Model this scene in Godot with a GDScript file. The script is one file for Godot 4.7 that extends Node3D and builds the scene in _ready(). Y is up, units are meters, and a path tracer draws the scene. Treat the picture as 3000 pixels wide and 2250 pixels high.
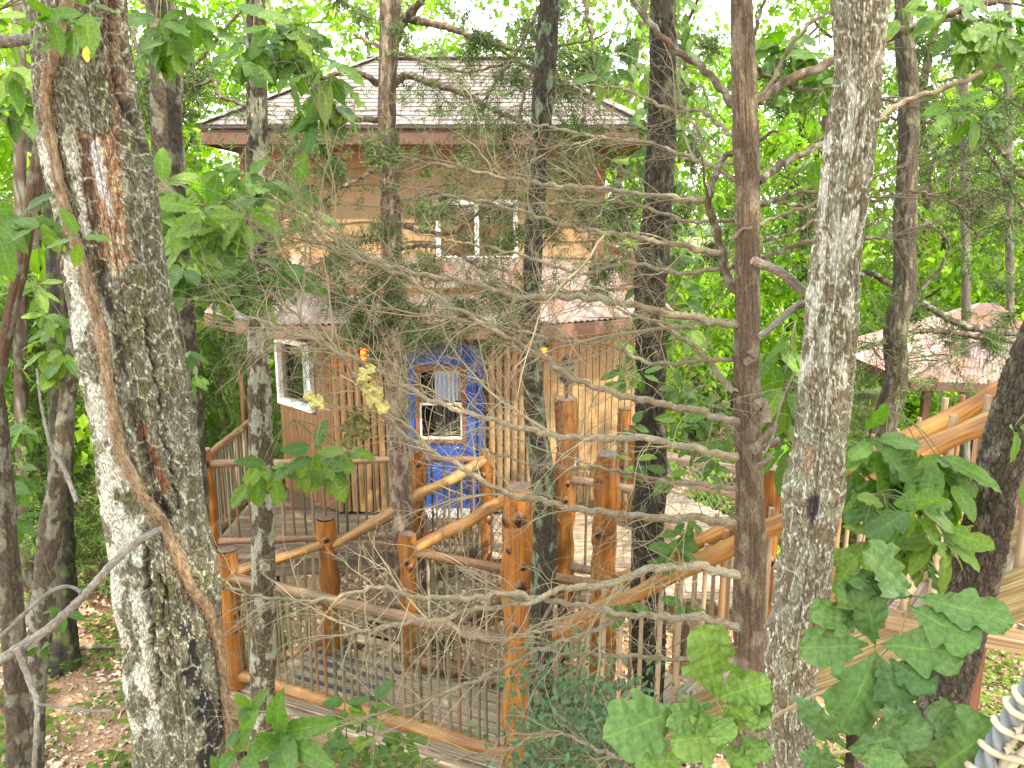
extends Node3D

const F := 2256.0            # focal length for a picture 3000 wide
const PITCH := 0.2077        # the camera looks down by 11.9 degrees
const CAM := Vector3(0, 6.5, 0)
const LANDING := 1.9
const DECK := 2.75
const TO_SUN := Vector3(0.45, 0.72, 0.50)

var rng := RandomNumberGenerator.new()
var M := {}
var LM := {}                 # leaf meshes
var n_fine := FastNoiseLite.new()
var n_mid := FastNoiseLite.new()
var n_cell := FastNoiseLite.new()
var n_lich := FastNoiseLite.new()


func _ready() -> void:
	rng.seed = 4711
	var cam := Camera3D.new()
	cam.name = "camera"
	cam.position = CAM
	cam.rotation = Vector3(-PITCH, 0, 0)
	cam.fov = rad_to_deg(2.0 * atan(1125.0 / F))
	cam.near = 0.05
	cam.far = 900.0
	add_child(cam)
	var env := Environment.new()
	env.background_mode = Environment.BG_SKY
	var sm := ProceduralSkyMaterial.new()
	sm.sky_top_color = Color(0.86, 0.875, 0.885)
	sm.sky_horizon_color = Color(0.97, 0.97, 0.945)
	sm.sky_curve = 0.2
	sm.ground_bottom_color = Color(0.2, 0.22, 0.15)
	sm.ground_horizon_color = Color(0.5, 0.55, 0.42)
	sm.sky_energy_multiplier = 1.6
	var sky := Sky.new()
	sky.sky_material = sm
	env.sky = sky
	env.tonemap_mode = Environment.TONE_MAPPER_LINEAR
	env.tonemap_exposure = 2.5
	env.sdfgi_enabled = true
	env.ssao_enabled = true
	env.ssil_enabled = true
	var we := WorldEnvironment.new()
	we.name = "environment"
	we.environment = env
	add_child(we)
	var sun := DirectionalLight3D.new()
	sun.name = "sun"
	sun.light_energy = 1.6
	sun.light_color = Color(1.0, 0.95, 0.86)
	sun.light_angular_distance = 0.5
	sun.shadow_enabled = true
	add_child(sun)
	sun.look_at_from_position(TO_SUN * 50.0, Vector3.ZERO, Vector3(0, 0, 1))
	noises()
	materials()
	leaf_meshes()
	ground()
	cabin()
	far_hut()
	upper_deck()
	landing()
	short_stairs()
	long_stairs()
	rope_net()
	background_trees()
	near_trees()
	cedars()
	saplings()
	undergrowth()


# ---------------------------------------------------------------- pixels of the photograph to places
func P(px: float, py: float, d: float) -> Vector3:
	var x := (px - 1500.0) / F * d
	var y := (1125.0 - py) / F * d
	return CAM + Vector3(x, y * cos(PITCH) - d * sin(PITCH), -y * sin(PITCH) - d * cos(PITCH))


func PZ(px: float, py: float, z: float) -> Vector3:
	var y := (1125.0 - py) / F
	return P(px, py, z / (cos(PITCH) + y * sin(PITCH)))


func PY(px: float, py: float, h: float) -> Vector3:
	var y := (1125.0 - py) / F
	return P(px, py, (h - CAM.y) / (y * cos(PITCH) - sin(PITCH)))


func depth_of(p: Vector3) -> float:
	var q := p - CAM
	return -q.y * sin(PITCH) - q.z * cos(PITCH)


func py_of(p: Vector3) -> float:
	var q := p - CAM
	return 1125.0 - F * (q.y * cos(PITCH) - q.z * sin(PITCH)) / maxf(0.1, depth_of(p))


func rf(a: float, b: float) -> float:
	return rng.randf_range(a, b)


func rdir() -> Vector3:
	return Vector3(rng.randfn(), rng.randfn(), rng.randfn()).normalized()


func lin(r: float, g: float, b: float) -> Color:
	return Color(r, g, b).linear_to_srgb()


# ---------------------------------------------------------------- things and parts
func thing(called: String, label: String, category: String, at := Vector3.ZERO, group := "") -> Node3D:
	var o := Node3D.new()
	o.name = numbered(called)
	o.position = at
	add_child(o)
	o.set_meta("label", label)
	o.set_meta("category", category)
	if group != "":
		o.set_meta("group", group)
	return o


var used := {}
func numbered(called: String) -> String:
	var k: int = used.get(called, 0)
	used[called] = k + 1
	return called if k == 0 else "%s_%03d" % [called, k]


func part(parent: Node3D, called: String, mesh: Mesh, mat: Material, kind := "", at := Vector3.ZERO) -> MeshInstance3D:
	var o := MeshInstance3D.new()
	o.name = called
	o.mesh = mesh
	o.material_override = mat
	o.position = at
	if kind != "":
		o.set_meta("kind", kind)
	parent.add_child(o, true)
	return o


func structure(called: String, mesh: Mesh, mat: Material) -> MeshInstance3D:
	var o := part(self, called, mesh, mat, "structure")
	return o


func copies(parent: Node3D, called: String, mesh: Mesh, mat: Material, xf: Array, cols: PackedColorArray) -> MultiMeshInstance3D:
	var mm := MultiMesh.new()
	mm.transform_format = MultiMesh.TRANSFORM_3D
	mm.use_colors = true
	mm.mesh = mesh
	mm.instance_count = xf.size()
	for k in xf.size():
		mm.set_instance_transform(k, xf[k])
		mm.set_instance_color(k, cols[k])
	var o := MultiMeshInstance3D.new()
	o.name = called
	o.multimesh = mm
	o.material_override = mat
	o.set_meta("kind", "stuff")
	parent.add_child(o, true)
	return o


# ---------------------------------------------------------------- mesh builder
class MB:
	var v := PackedVector3Array()
	var n := PackedVector3Array()
	var u := PackedVector2Array()
	var c := PackedColorArray()
	var ix := PackedInt32Array()

	func vert(p: Vector3, nn: Vector3, uv: Vector2, col: Color) -> int:
		v.append(p); n.append(nn); u.append(uv); c.append(col)
		return v.size() - 1

	func tri(a: Vector3, b: Vector3, d: Vector3, col: Color) -> void:
		var nn := (d - a).cross(b - a).normalized()
		var i := vert(a, nn, Vector2(a.x, a.y), col)
		vert(b, nn, Vector2(b.x, b.y), col)
		vert(d, nn, Vector2(d.x, d.y), col)
		ix.append(i); ix.append(i + 1); ix.append(i + 2)

	func quad(a: Vector3, b: Vector3, d: Vector3, e: Vector3, col: Color, us := 1.0, vs := 1.0, uo := Vector2.ZERO) -> void:
		var nn := (d - a).cross(b - a).normalized()
		var i := vert(a, nn, uo, col)
		vert(b, nn, uo + Vector2(us, 0), col)
		vert(d, nn, uo + Vector2(us, vs), col)
		vert(e, nn, uo + Vector2(0, vs), col)
		for k: int in [0, 1, 2, 0, 2, 3]:
			ix.append(i + k)

	func tube(pts: PackedVector3Array, rad: PackedFloat32Array, sides: int, col: Color, us := 1.0, vs := 1.0, cap := false, cap_col := Color.WHITE, tip_col := Color(-1, 0, 0)) -> void:
		var m := pts.size()
		var first := v.size()
		var t := (pts[1] - pts[0]).normalized()
		var a := t.cross(Vector3(0.31, 0.12, 0.94) if absf(t.z) < 0.9 else Vector3(1, 0.1, 0)).normalized()
		var s := 0.0
		for k in m:
			var t2 := t
			if k < m - 1:
				t2 = (pts[k + 1] - pts[k])
				if k > 0:
					t2 = t2 + (pts[k] - pts[k - 1])
				t2 = t2.normalized()
			else:
				t2 = (pts[k] - pts[k - 1]).normalized()
			a = (a - t2 * a.dot(t2)).normalized()
			t = t2
			var b := t.cross(a)
			if k > 0:
				s += pts[k].distance_to(pts[k - 1])
			var cc := col
			if tip_col.r >= 0.0:
				cc = col.lerp(tip_col, float(k) / (m - 1))
			for j in sides + 1:
				var w := TAU * j / sides
				var r := a * cos(w) + b * sin(w)
				v.append(pts[k] + r * rad[k])
				n.append(r)
				u.append(Vector2(us * j / sides, s * vs))
				c.append(cc)
		for k in m - 1:
			for j in sides:
				var A := first + k * (sides + 1) + j
				var C := A + sides + 1
				ix.append(A); ix.append(C); ix.append(A + 1)
				ix.append(A + 1); ix.append(C); ix.append(C + 1)
		if cap:
			for e: int in [0, m - 1]:
				var nn := (pts[0] - pts[1]).normalized() if e == 0 else (pts[m - 1] - pts[m - 2]).normalized()
				var ring := first + e * (sides + 1)
				var mid := vert(pts[e], nn, Vector2(0.5, 0.5), cap_col)
				var start := v.size()
				for j in sides + 1:
					vert(v[ring + j], nn, Vector2(0.5, 0.5) + Vector2(cos(TAU * j / sides), sin(TAU * j / sides)) * 0.4, cap_col)
				for j in sides:
					ix.append(mid)
					if e == 0:
						ix.append(start + j); ix.append(start + j + 1)
					else:
						ix.append(start + j + 1); ix.append(start + j)

	# a box with chamfered long edges; the axes of t are its sides
	func box(t: Transform3D, size: Vector3, col: Color, ch := 0.004, us := 1.0, vs := 1.0, uo := Vector2.ZERO) -> void:
		var h := size * 0.5
		var k := minf(ch, minf(h.x, minf(h.y, h.z)) * 0.5)
		for ax in 3:
			for sg: float in [-1.0, 1.0]:
				var nn := Vector3.ZERO
				nn[ax] = sg
				var a1 := (ax + 1) % 3
				var a2 := (ax + 2) % 3
				var q: Array[Vector3] = []
				for w: Vector2 in [Vector2(-1, -1), Vector2(1, -1), Vector2(1, 1), Vector2(-1, 1)]:
					var p := Vector3.ZERO
					p[ax] = sg * h[ax]
					p[a1] = w.x * (h[a1] - k)
					p[a2] = w.y * (h[a2] - k)
					q.append(p)
				face(t, q, nn, col, us, vs, uo)
		for ax in 3:
			var a1 := (ax + 1) % 3
			var a2 := (ax + 2) % 3
			for s1: float in [-1.0, 1.0]:
				for s2: float in [-1.0, 1.0]:
					var nn := Vector3.ZERO
					nn[a1] = s1
					nn[a2] = s2
					var q: Array[Vector3] = []
					for w: Vector2 in [Vector2(-1, 0), Vector2(1, 0), Vector2(1, 1), Vector2(-1, 1)]:
						var p := Vector3.ZERO
						p[ax] = w.x * (h[ax] - k)
						p[a1] = s1 * (h[a1] - (k if w.y > 0.5 else 0.0))
						p[a2] = s2 * (h[a2] - (0.0 if w.y > 0.5 else k))
						q.append(p)
					face(t, q, nn.normalized(), col, us, vs, uo)

	func face(t: Transform3D, q: Array[Vector3], nn: Vector3, col: Color, us: float, vs: float, uo: Vector2) -> void:
		var i := v.size()
		var ax := 0
		if absf(nn.y) > absf(nn.x) and absf(nn.y) > absf(nn.z):
			ax = 1
		elif absf(nn.z) > absf(nn.x):
			ax = 2
		for p in q:
			# grain runs along the local x
			var uv := Vector2(p.z * us + p.y * us, p.x * vs) if ax != 0 else Vector2(p.z * us, p.y * us)
			vert(t * p, (t.basis * nn).normalized(), uv + uo, col)
		var flip := (q[2] - q[0]).cross(q[1] - q[0]).dot(nn) < 0.0
		if t.basis.determinant() < 0.0:
			flip = not flip
		for k: int in ([0, 2, 1, 0, 3, 2] if flip else [0, 1, 2, 0, 2, 3]):
			ix.append(i + k)

	func add(o: ArrayMesh, t: Transform3D, col := Color.WHITE) -> void:
		var s := o.surface_get_arrays(0)
		var first := v.size()
		var sv: PackedVector3Array = s[Mesh.ARRAY_VERTEX]
		var sn: PackedVector3Array = s[Mesh.ARRAY_NORMAL]
		var su: PackedVector2Array = s[Mesh.ARRAY_TEX_UV]
		var sc: PackedColorArray = s[Mesh.ARRAY_COLOR]
		var si: PackedInt32Array = s[Mesh.ARRAY_INDEX]
		for k in sv.size():
			v.append(t * sv[k])
			n.append((t.basis * sn[k]).normalized())
			u.append(su[k])
			c.append(sc[k] * col)
		for k in si:
			ix.append(first + k)

	func mesh() -> ArrayMesh:
		var a := []
		a.resize(Mesh.ARRAY_MAX)
		a[Mesh.ARRAY_VERTEX] = v
		a[Mesh.ARRAY_NORMAL] = n
		a[Mesh.ARRAY_TEX_UV] = u
		a[Mesh.ARRAY_COLOR] = c
		a[Mesh.ARRAY_INDEX] = ix
		var m := ArrayMesh.new()
		if v.size() > 0:
			m.add_surface_from_arrays(Mesh.PRIMITIVE_TRIANGLES, a)
		return m


func pv(a: Array) -> PackedVector3Array:
	return PackedVector3Array(a)


func fa(a: Array) -> PackedFloat32Array:
	return PackedFloat32Array(a)


# Catmull-Rom through points with radii; the result has about one point every step metres
func spline(pts: Array, rad: Array, step: float) -> Array:
	var op := PackedVector3Array()
	var orr := PackedFloat32Array()
	for k in pts.size() - 1:
		var a: Vector3 = pts[maxi(k - 1, 0)]
		var b: Vector3 = pts[k]
		var d: Vector3 = pts[k + 1]
		var e: Vector3 = pts[mini(k + 2, pts.size() - 1)]
		var m := maxi(1, int(b.distance_to(d) / step))
		for i in m:
			var t := float(i) / m
			op.append(b.cubic_interpolate(d, a, e, t))
			orr.append(lerpf(rad[k], rad[k + 1], t))
	op.append(pts[-1])
	orr.append(rad[-1])
	return [op, orr]


func frame_along(a: Vector3, b: Vector3, up := Vector3.UP) -> Transform3D:
	# x along a-b, y as near to up as can be
	var x := (b - a).normalized()
	var z := x.cross(up).normalized()
	var y := z.cross(x)
	return Transform3D(Basis(x, y, z), (a + b) * 0.5)


func beam(parent: Node3D, called: String, a: Vector3, b: Vector3, h: float, w: float, col: Color, mat: Material, up := Vector3.UP) -> MeshInstance3D:
	var mb := MB.new()
	mb.box(frame_along(a, b, up), Vector3(a.distance_to(b), h, w), col, 0.006, 1.0, 0.5, Vector2(rf(0, 9), rf(0, 9)))
	return part(parent, called, mb.mesh(), mat)


# a peeled log: not quite straight, not quite round
func log_part(parent: Node3D, called: String, a: Vector3, b: Vector3, r0: float, r1: float, col: Color, cap_col: Color, mat: Material, bend := 0.012, sides := 16) -> MeshInstance3D:
	var L := a.distance_to(b)
	var m := maxi(5, int(L / 0.07))
	var t := (b - a).normalized()
	var s1 := t.cross(Vector3(0.3, 0.5, 0.81)).normalized()
	var s2 := t.cross(s1)
	var ph := rf(0, 99)
	var pts := PackedVector3Array()
	var rad := PackedFloat32Array()
	for k in m + 1:
		var f := float(k) / m
		var env := sin(PI * f)
		pts.append(a.lerp(b, f) + (s1 * n_mid.get_noise_2d(ph, f * L * 1.3) + s2 * n_mid.get_noise_2d(ph + 40.0, f * L * 1.3)) * bend * env)
		rad.append(lerpf(r0, r1, f) * (1.0 + 0.14 * n_mid.get_noise_2d(ph + 80.0, f * L * 2.2)))
	rad[0] *= 0.93
	rad[m] *= 0.93
	var mb := MB.new()
	mb.tube(pts, rad, sides, col, 2.0, 0.7, true, cap_col)
	for k in mb.v.size():
		var p := mb.v[k]
		mb.v[k] = p + mb.n[k] * n_mid.get_noise_3dv(p * 2.6 + Vector3(ph, 0, 0)) * r0 * 0.16
		mb.u[k] += Vector2(ph, ph * 0.37)
		# weather stains that run along the grain
		var al := (p - a).dot(t)
		var g := n_lich.get_noise_3d(mb.n[k].x * 1.1 + ph, al * 1.6, mb.n[k].z * 1.1 + mb.n[k].y)
		var st := smoothstep(0.05, 0.4, n_fine.get_noise_3d(mb.n[k].x * 1.5 + ph, al * 0.5, mb.n[k].z * 1.5))
		mb.c[k] *= Color(1.0 + 0.6 * g, 1.0 + 0.75 * g, 1.0 + 0.8 * g)
		mb.c[k] = mb.c[k].lerp(Color(0.16, 0.085, 0.04), st * 0.35)
		if maxf(mb.c[k].r, 0.0) <= 0.0:
			mb.c[k] = Color(0.02, 0.015, 0.01)
	return part(parent, called, mb.mesh(), mat)


# a bamboo cane: nodes every 25 cm or so
func cane_mesh(L: float, r: float, col: Color, sides := 8, node := 0.27) -> ArrayMesh:
	var mb := MB.new()
	var pts := PackedVector3Array()
	var rad := PackedFloat32Array()
	var y := 0.0
	var nx := rf(0.08, node)
	pts.append(Vector3.ZERO); rad.append(r)
	while nx < L - 0.03:
		for q: Vector2 in [Vector2(-0.012, 1.0), Vector2(-0.004, 1.13), Vector2(0.004, 1.13), Vector2(0.012, 0.97)]:
			pts.append(Vector3(0, nx + q.x, 0)); rad.append(r * q.y)
		nx += node * rf(0.8, 1.2)
	pts.append(Vector3(0, L, 0)); rad.append(r * 0.97)
	mb.tube(pts, rad, sides, col, 1.0, 0.6, true, col * 0.75)
	var o := Vector2(rf(0, 5), rf(0, 5))
	for k in mb.u.size():
		mb.u[k] += o
	return mb.mesh()


# ---------------------------------------------------------------- noises and materials
func noises() -> void:
	n_fine.seed = 3
	n_fine.frequency = 1.0
	n_fine.noise_type = FastNoiseLite.TYPE_SIMPLEX
	n_fine.fractal_octaves = 3
	n_mid.seed = 11
	n_mid.frequency = 1.0
	n_mid.noise_type = FastNoiseLite.TYPE_SIMPLEX_SMOOTH
	n_mid.fractal_type = FastNoiseLite.FRACTAL_NONE
	n_cell.seed = 23
	n_cell.frequency = 1.0
	n_cell.noise_type = FastNoiseLite.TYPE_CELLULAR
	n_cell.cellular_return_type = FastNoiseLite.RETURN_DISTANCE2_SUB
	n_cell.cellular_jitter = 0.9
	n_cell.fractal_type = FastNoiseLite.FRACTAL_NONE
	n_lich.seed = 31
	n_lich.frequency = 1.0
	n_lich.noise_type = FastNoiseLite.TYPE_SIMPLEX
	n_lich.fractal_octaves = 4


func texture(w: int, h: int, f: Callable) -> ImageTexture:
	var im := Image.create(w, h, false, Image.FORMAT_RGB8)
	for y in h:
		for x in w:
			im.set_pixel(x, y, f.call(float(x) / w, float(y) / h))
	return ImageTexture.create_from_image(im)


# noise that repeats in both directions: round in u, cross-faded in v
func wrapn(noise: FastNoiseLite, u: float, v: float, ru: float, kv: float) -> float:
	var a := noise.get_noise_3d(cos(TAU * u) * ru, sin(TAU * u) * ru, v * kv)
	if v > 0.8:
		var b := noise.get_noise_3d(cos(TAU * u) * ru, sin(TAU * u) * ru, (v - 1.0) * kv)
		a = lerpf(a, b, (v - 0.8) / 0.2)
	return a


func mat(rough: float, tex: Texture2D = null, bump: Texture2D = null, bump_scale := 0.3) -> StandardMaterial3D:
	var m := StandardMaterial3D.new()
	m.vertex_color_use_as_albedo = true
	m.roughness = rough
	m.metallic_specular = 0.4
	if tex:
		m.albedo_texture = tex
	if bump:
		m.heightmap_enabled = true
		m.heightmap_texture = bump
		m.heightmap_scale = bump_scale
	return m


func materials() -> void:
	var wood := texture(256, 512, func(u: float, v: float) -> Color:
		var warp := 0.02 * wrapn(n_mid, u, v, 0.5, 2.0)
		var a := wrapn(n_fine, u + warp, v, 6.0, 1.6)
		var b := wrapn(n_fine, u + warp * 0.5, v, 15.0, 2.0)
		var cc := wrapn(n_mid, u, v, 1.0, 4.0)
		var g := clampf(0.78 + 0.22 * a + 0.2 * b + 0.1 * cc, 0.3, 1.0)
		return Color(g, pow(g, 1.12), pow(g, 1.25)))
	var bark := texture(512, 512, func(u: float, v: float) -> Color:
		var w := wrapn(n_mid, u, v, 2.0, 6.0)
		var a := absf(wrapn(n_fine, u + w * 0.02, v, 7.0, 14.0))
		var b := wrapn(n_fine, u, v, 16.0, 60.0)
		var g := clampf(0.62 + 0.75 * smoothstep(0.0, 0.4, a) * 0.5 + 0.16 * b, 0.35, 1.0)
		return Color(g, g, g))
	var leaf := texture(256, 256, func(u: float, v: float) -> Color:
		var x := absf(u - 0.5) * 2.0
		var g := 0.78 + 0.09 * n_fine.get_noise_2d(u * 9.0, v * 9.0) + 0.06 * n_fine.get_noise_2d(u * 45.0, v * 45.0)
		var rib := 1.0 - smoothstep(0.012, 0.035, x)
		var s := (v * 8.5 - x * 1.9)
		var near := absf(s - roundf(s))
		var vein := (1.0 - smoothstep(0.015, 0.05, near)) * (1.0 - 0.5 * x)
		var k := maxf(rib, vein * 0.75)
		return Color(g * (1.0 - 0.1 * k) + 0.15 * k, g + 0.11 * k, g * 0.9 + 0.02 * k))
	var leaf_bump := texture(256, 256, func(u: float, v: float) -> Color:
		var x := absf(u - 0.5) * 2.0
		var s := (v * 8.5 - x * 1.9)
		var near := absf(s - roundf(s))
		var g := smoothstep(0.0, 0.45, near) * smoothstep(0.0, 0.25, x) + 0.25 * n_fine.get_noise_2d(u * 26.0, v * 26.0)
		return Color(g, g, g))
	var soft := texture(256, 256, func(u: float, v: float) -> Color:
		var b := wrapn(n_fine, u, v, 12.0, 2.0)
		var cc := wrapn(n_fine, u, v, 2.0, 5.0)
		var g := clampf(0.9 + 0.1 * b + 0.08 * cc, 0.5, 1.0)
		return Color(g, g, pow(g, 1.1)))
	M.log = mat(0.42, wood, wood, 0.25)
	M.log.clearcoat_enabled = true
	M.log.clearcoat = 0.12
	M.log.clearcoat_roughness = 0.35
	M.plank = mat(0.85, wood, wood, 0.2)
	M.bamboo = mat(0.5, soft)
	M.bark = mat(0.92, bark, bark, 0.6)
	M.twig = mat(0.9, bark)
	M.paint = mat(0.7, soft)
	M.plain = mat(0.85)
	M.metal = mat(0.45)
	M.metal.metallic = 0.25
	M.door = mat(0.35)
	M.rope = mat(0.95)
	M.far_leaf = mat(0.55)
	M.far_leaf.metallic_specular = 0.2
	M.far_leaf.backlight_enabled = true
	M.far_leaf.backlight = Color(0.9, 1.0, 0.4)
	M.spray = mat(0.7)
	M.spray.metallic_specular = 0.2
	M.spray.backlight_enabled = true
	M.spray.backlight = Color(0.25, 0.3, 0.15)
	M.litter = mat(0.85)
	M.far_leaf_small = mat(0.5)
	M.far_leaf_small.backlight_enabled = true
	M.far_leaf_small.backlight = Color(0.4, 0.5, 0.2)
	var tints := [Color(0.13, 0.24, 0.045), Color(0.10, 0.195, 0.045), Color(0.18, 0.29, 0.05), Color(0.085, 0.17, 0.05)]
	M.leaf = []
	for t: Color in tints:
		var m := mat(0.48, leaf, leaf_bump, 0.05)
		m.albedo_color = (t * 1.25).linear_to_srgb()
		m.backlight_enabled = true
		m.backlight = Color(0.85, 1.0, 0.35)
		M.leaf.append(m)
	M.oak_leaf = []
	for t: Color in [Color(0.095, 0.175, 0.055), Color(0.07, 0.135, 0.05), Color(0.14, 0.235, 0.06)]:
		var m := mat(0.5, leaf, leaf_bump, 0.08)
		m.metallic_specular = 0.3
		m.albedo_color = (t * 1.3).linear_to_srgb()
		m.backlight_enabled = true
		m.backlight = Color(0.4, 0.5, 0.18)
		M.oak_leaf.append(m)
	M.dry_leaf = mat(0.6, leaf, leaf_bump, 0.2)
	M.dry_leaf.albedo_color = lin(0.52, 0.46, 0.2)
	M.dry_leaf.backlight_enabled = true
	M.dry_leaf.backlight = Color(0.4, 0.35, 0.15)
	M.yellow_leaf = mat(0.5, leaf)
	M.yellow_leaf.albedo_color = lin(0.7, 0.62, 0.1)
	M.yellow_leaf.backlight_enabled = true
	M.yellow_leaf.backlight = Color(0.5, 0.45, 0.1)
	M.olive_leaf = mat(0.5, leaf, leaf_bump, 0.2)
	M.olive_leaf.albedo_color = lin(0.13, 0.12, 0.035)
	var g := StandardMaterial3D.new()
	g.transparency = BaseMaterial3D.TRANSPARENCY_ALPHA
	g.albedo_color = Color(0.1, 0.12, 0.12, 0.05)
	g.roughness = 0.03
	g.metallic_specular = 0.45
	M.glass = g
	M.soil = mat(0.95)
	M.soil.uv1_triplanar = true
	M.soil.uv1_world_triplanar = true
	M.soil.uv1_scale = Vector3(0.45, 0.45, 0.45)
	M.soil.albedo_texture = texture(512, 512, func(u: float, v: float) -> Color:
		var a := n_cell.get_noise_2d(u * 26.0, v * 26.0) + 1.0
		var b := n_fine.get_noise_2d(u * 40.0, v * 40.0)
		var k := clampf(0.45 + a * 0.35 + b * 0.3, 0.15, 1.0)
		return Color(0.5 * k + 0.36, 0.45 * k + 0.33, 0.4 * k + 0.3))
	var glow := StandardMaterial3D.new()
	glow.albedo_color = Color(0.95, 0.55, 0.12)
	glow.roughness = 0.4
	glow.emission_enabled = true
	glow.emission = Color(1.0, 0.42, 0.05)
	glow.emission_energy_multiplier = 1.3
	M.glow = glow


# ---------------------------------------------------------------- leaves
# half-width at each station along the leaf; the station may be pushed forward to make lobes
func leaf_mesh(wl: Array, wr: Array, fold: float, droop: float, wave: float, sd: int) -> ArrayMesh:
	var mb := MB.new()
	var m := wl.size()
	var up := 3
	for k in m:
		var t := float(k) / (m - 1)
		for s: int in range(-up, up + 1):
			var side: Array = wl if s < 0 else wr
			var w: Vector2 = side[k]
			var f := absf(s) / float(up)
			var x := signf(s) * w.x * f
			var y := t + (w.y) * f
			var z := fold * absf(x) - droop * y * y + wave * n_mid.get_noise_2d(x * 5.0 + sd * 9.0, y * 5.0) * (0.3 + f)
			mb.vert(Vector3(x, y, z), Vector3(0, 0, 1), Vector2(0.5 + x * 0.9, y * 0.92), Color.WHITE)
	var q := 2 * up + 1
	var nn := PackedVector3Array()
	nn.resize(mb.v.size())
	for k in m - 1:
		for s in q - 1:
			var a := k * q + s
			for tr: Array in [[a, a + q, a + 1], [a + 1, a + q, a + q + 1]]:
				var cr := (mb.v[tr[2]] - mb.v[tr[0]]).cross(mb.v[tr[1]] - mb.v[tr[0]])
				for i: int in tr:
					nn[i] += cr
					mb.ix.append(i)
	for i in nn.size():
		mb.n[i] = nn[i].normalized() if nn[i].length() > 1e-9 else Vector3(0, 0, 1)
	return mb.mesh()


func ovate(width: float, m: int, tip := 1.0) -> Array:
	var o := []
	for k in m:
		var t := float(k) / (m - 1)
		o.append(Vector2(width * pow(sin(PI * pow(t, 0.92)), 0.72) * (1.0 - 0.12 * t * tip) if k > 0 and k < m - 1 else 0.0, 0.0))
	return o


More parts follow.
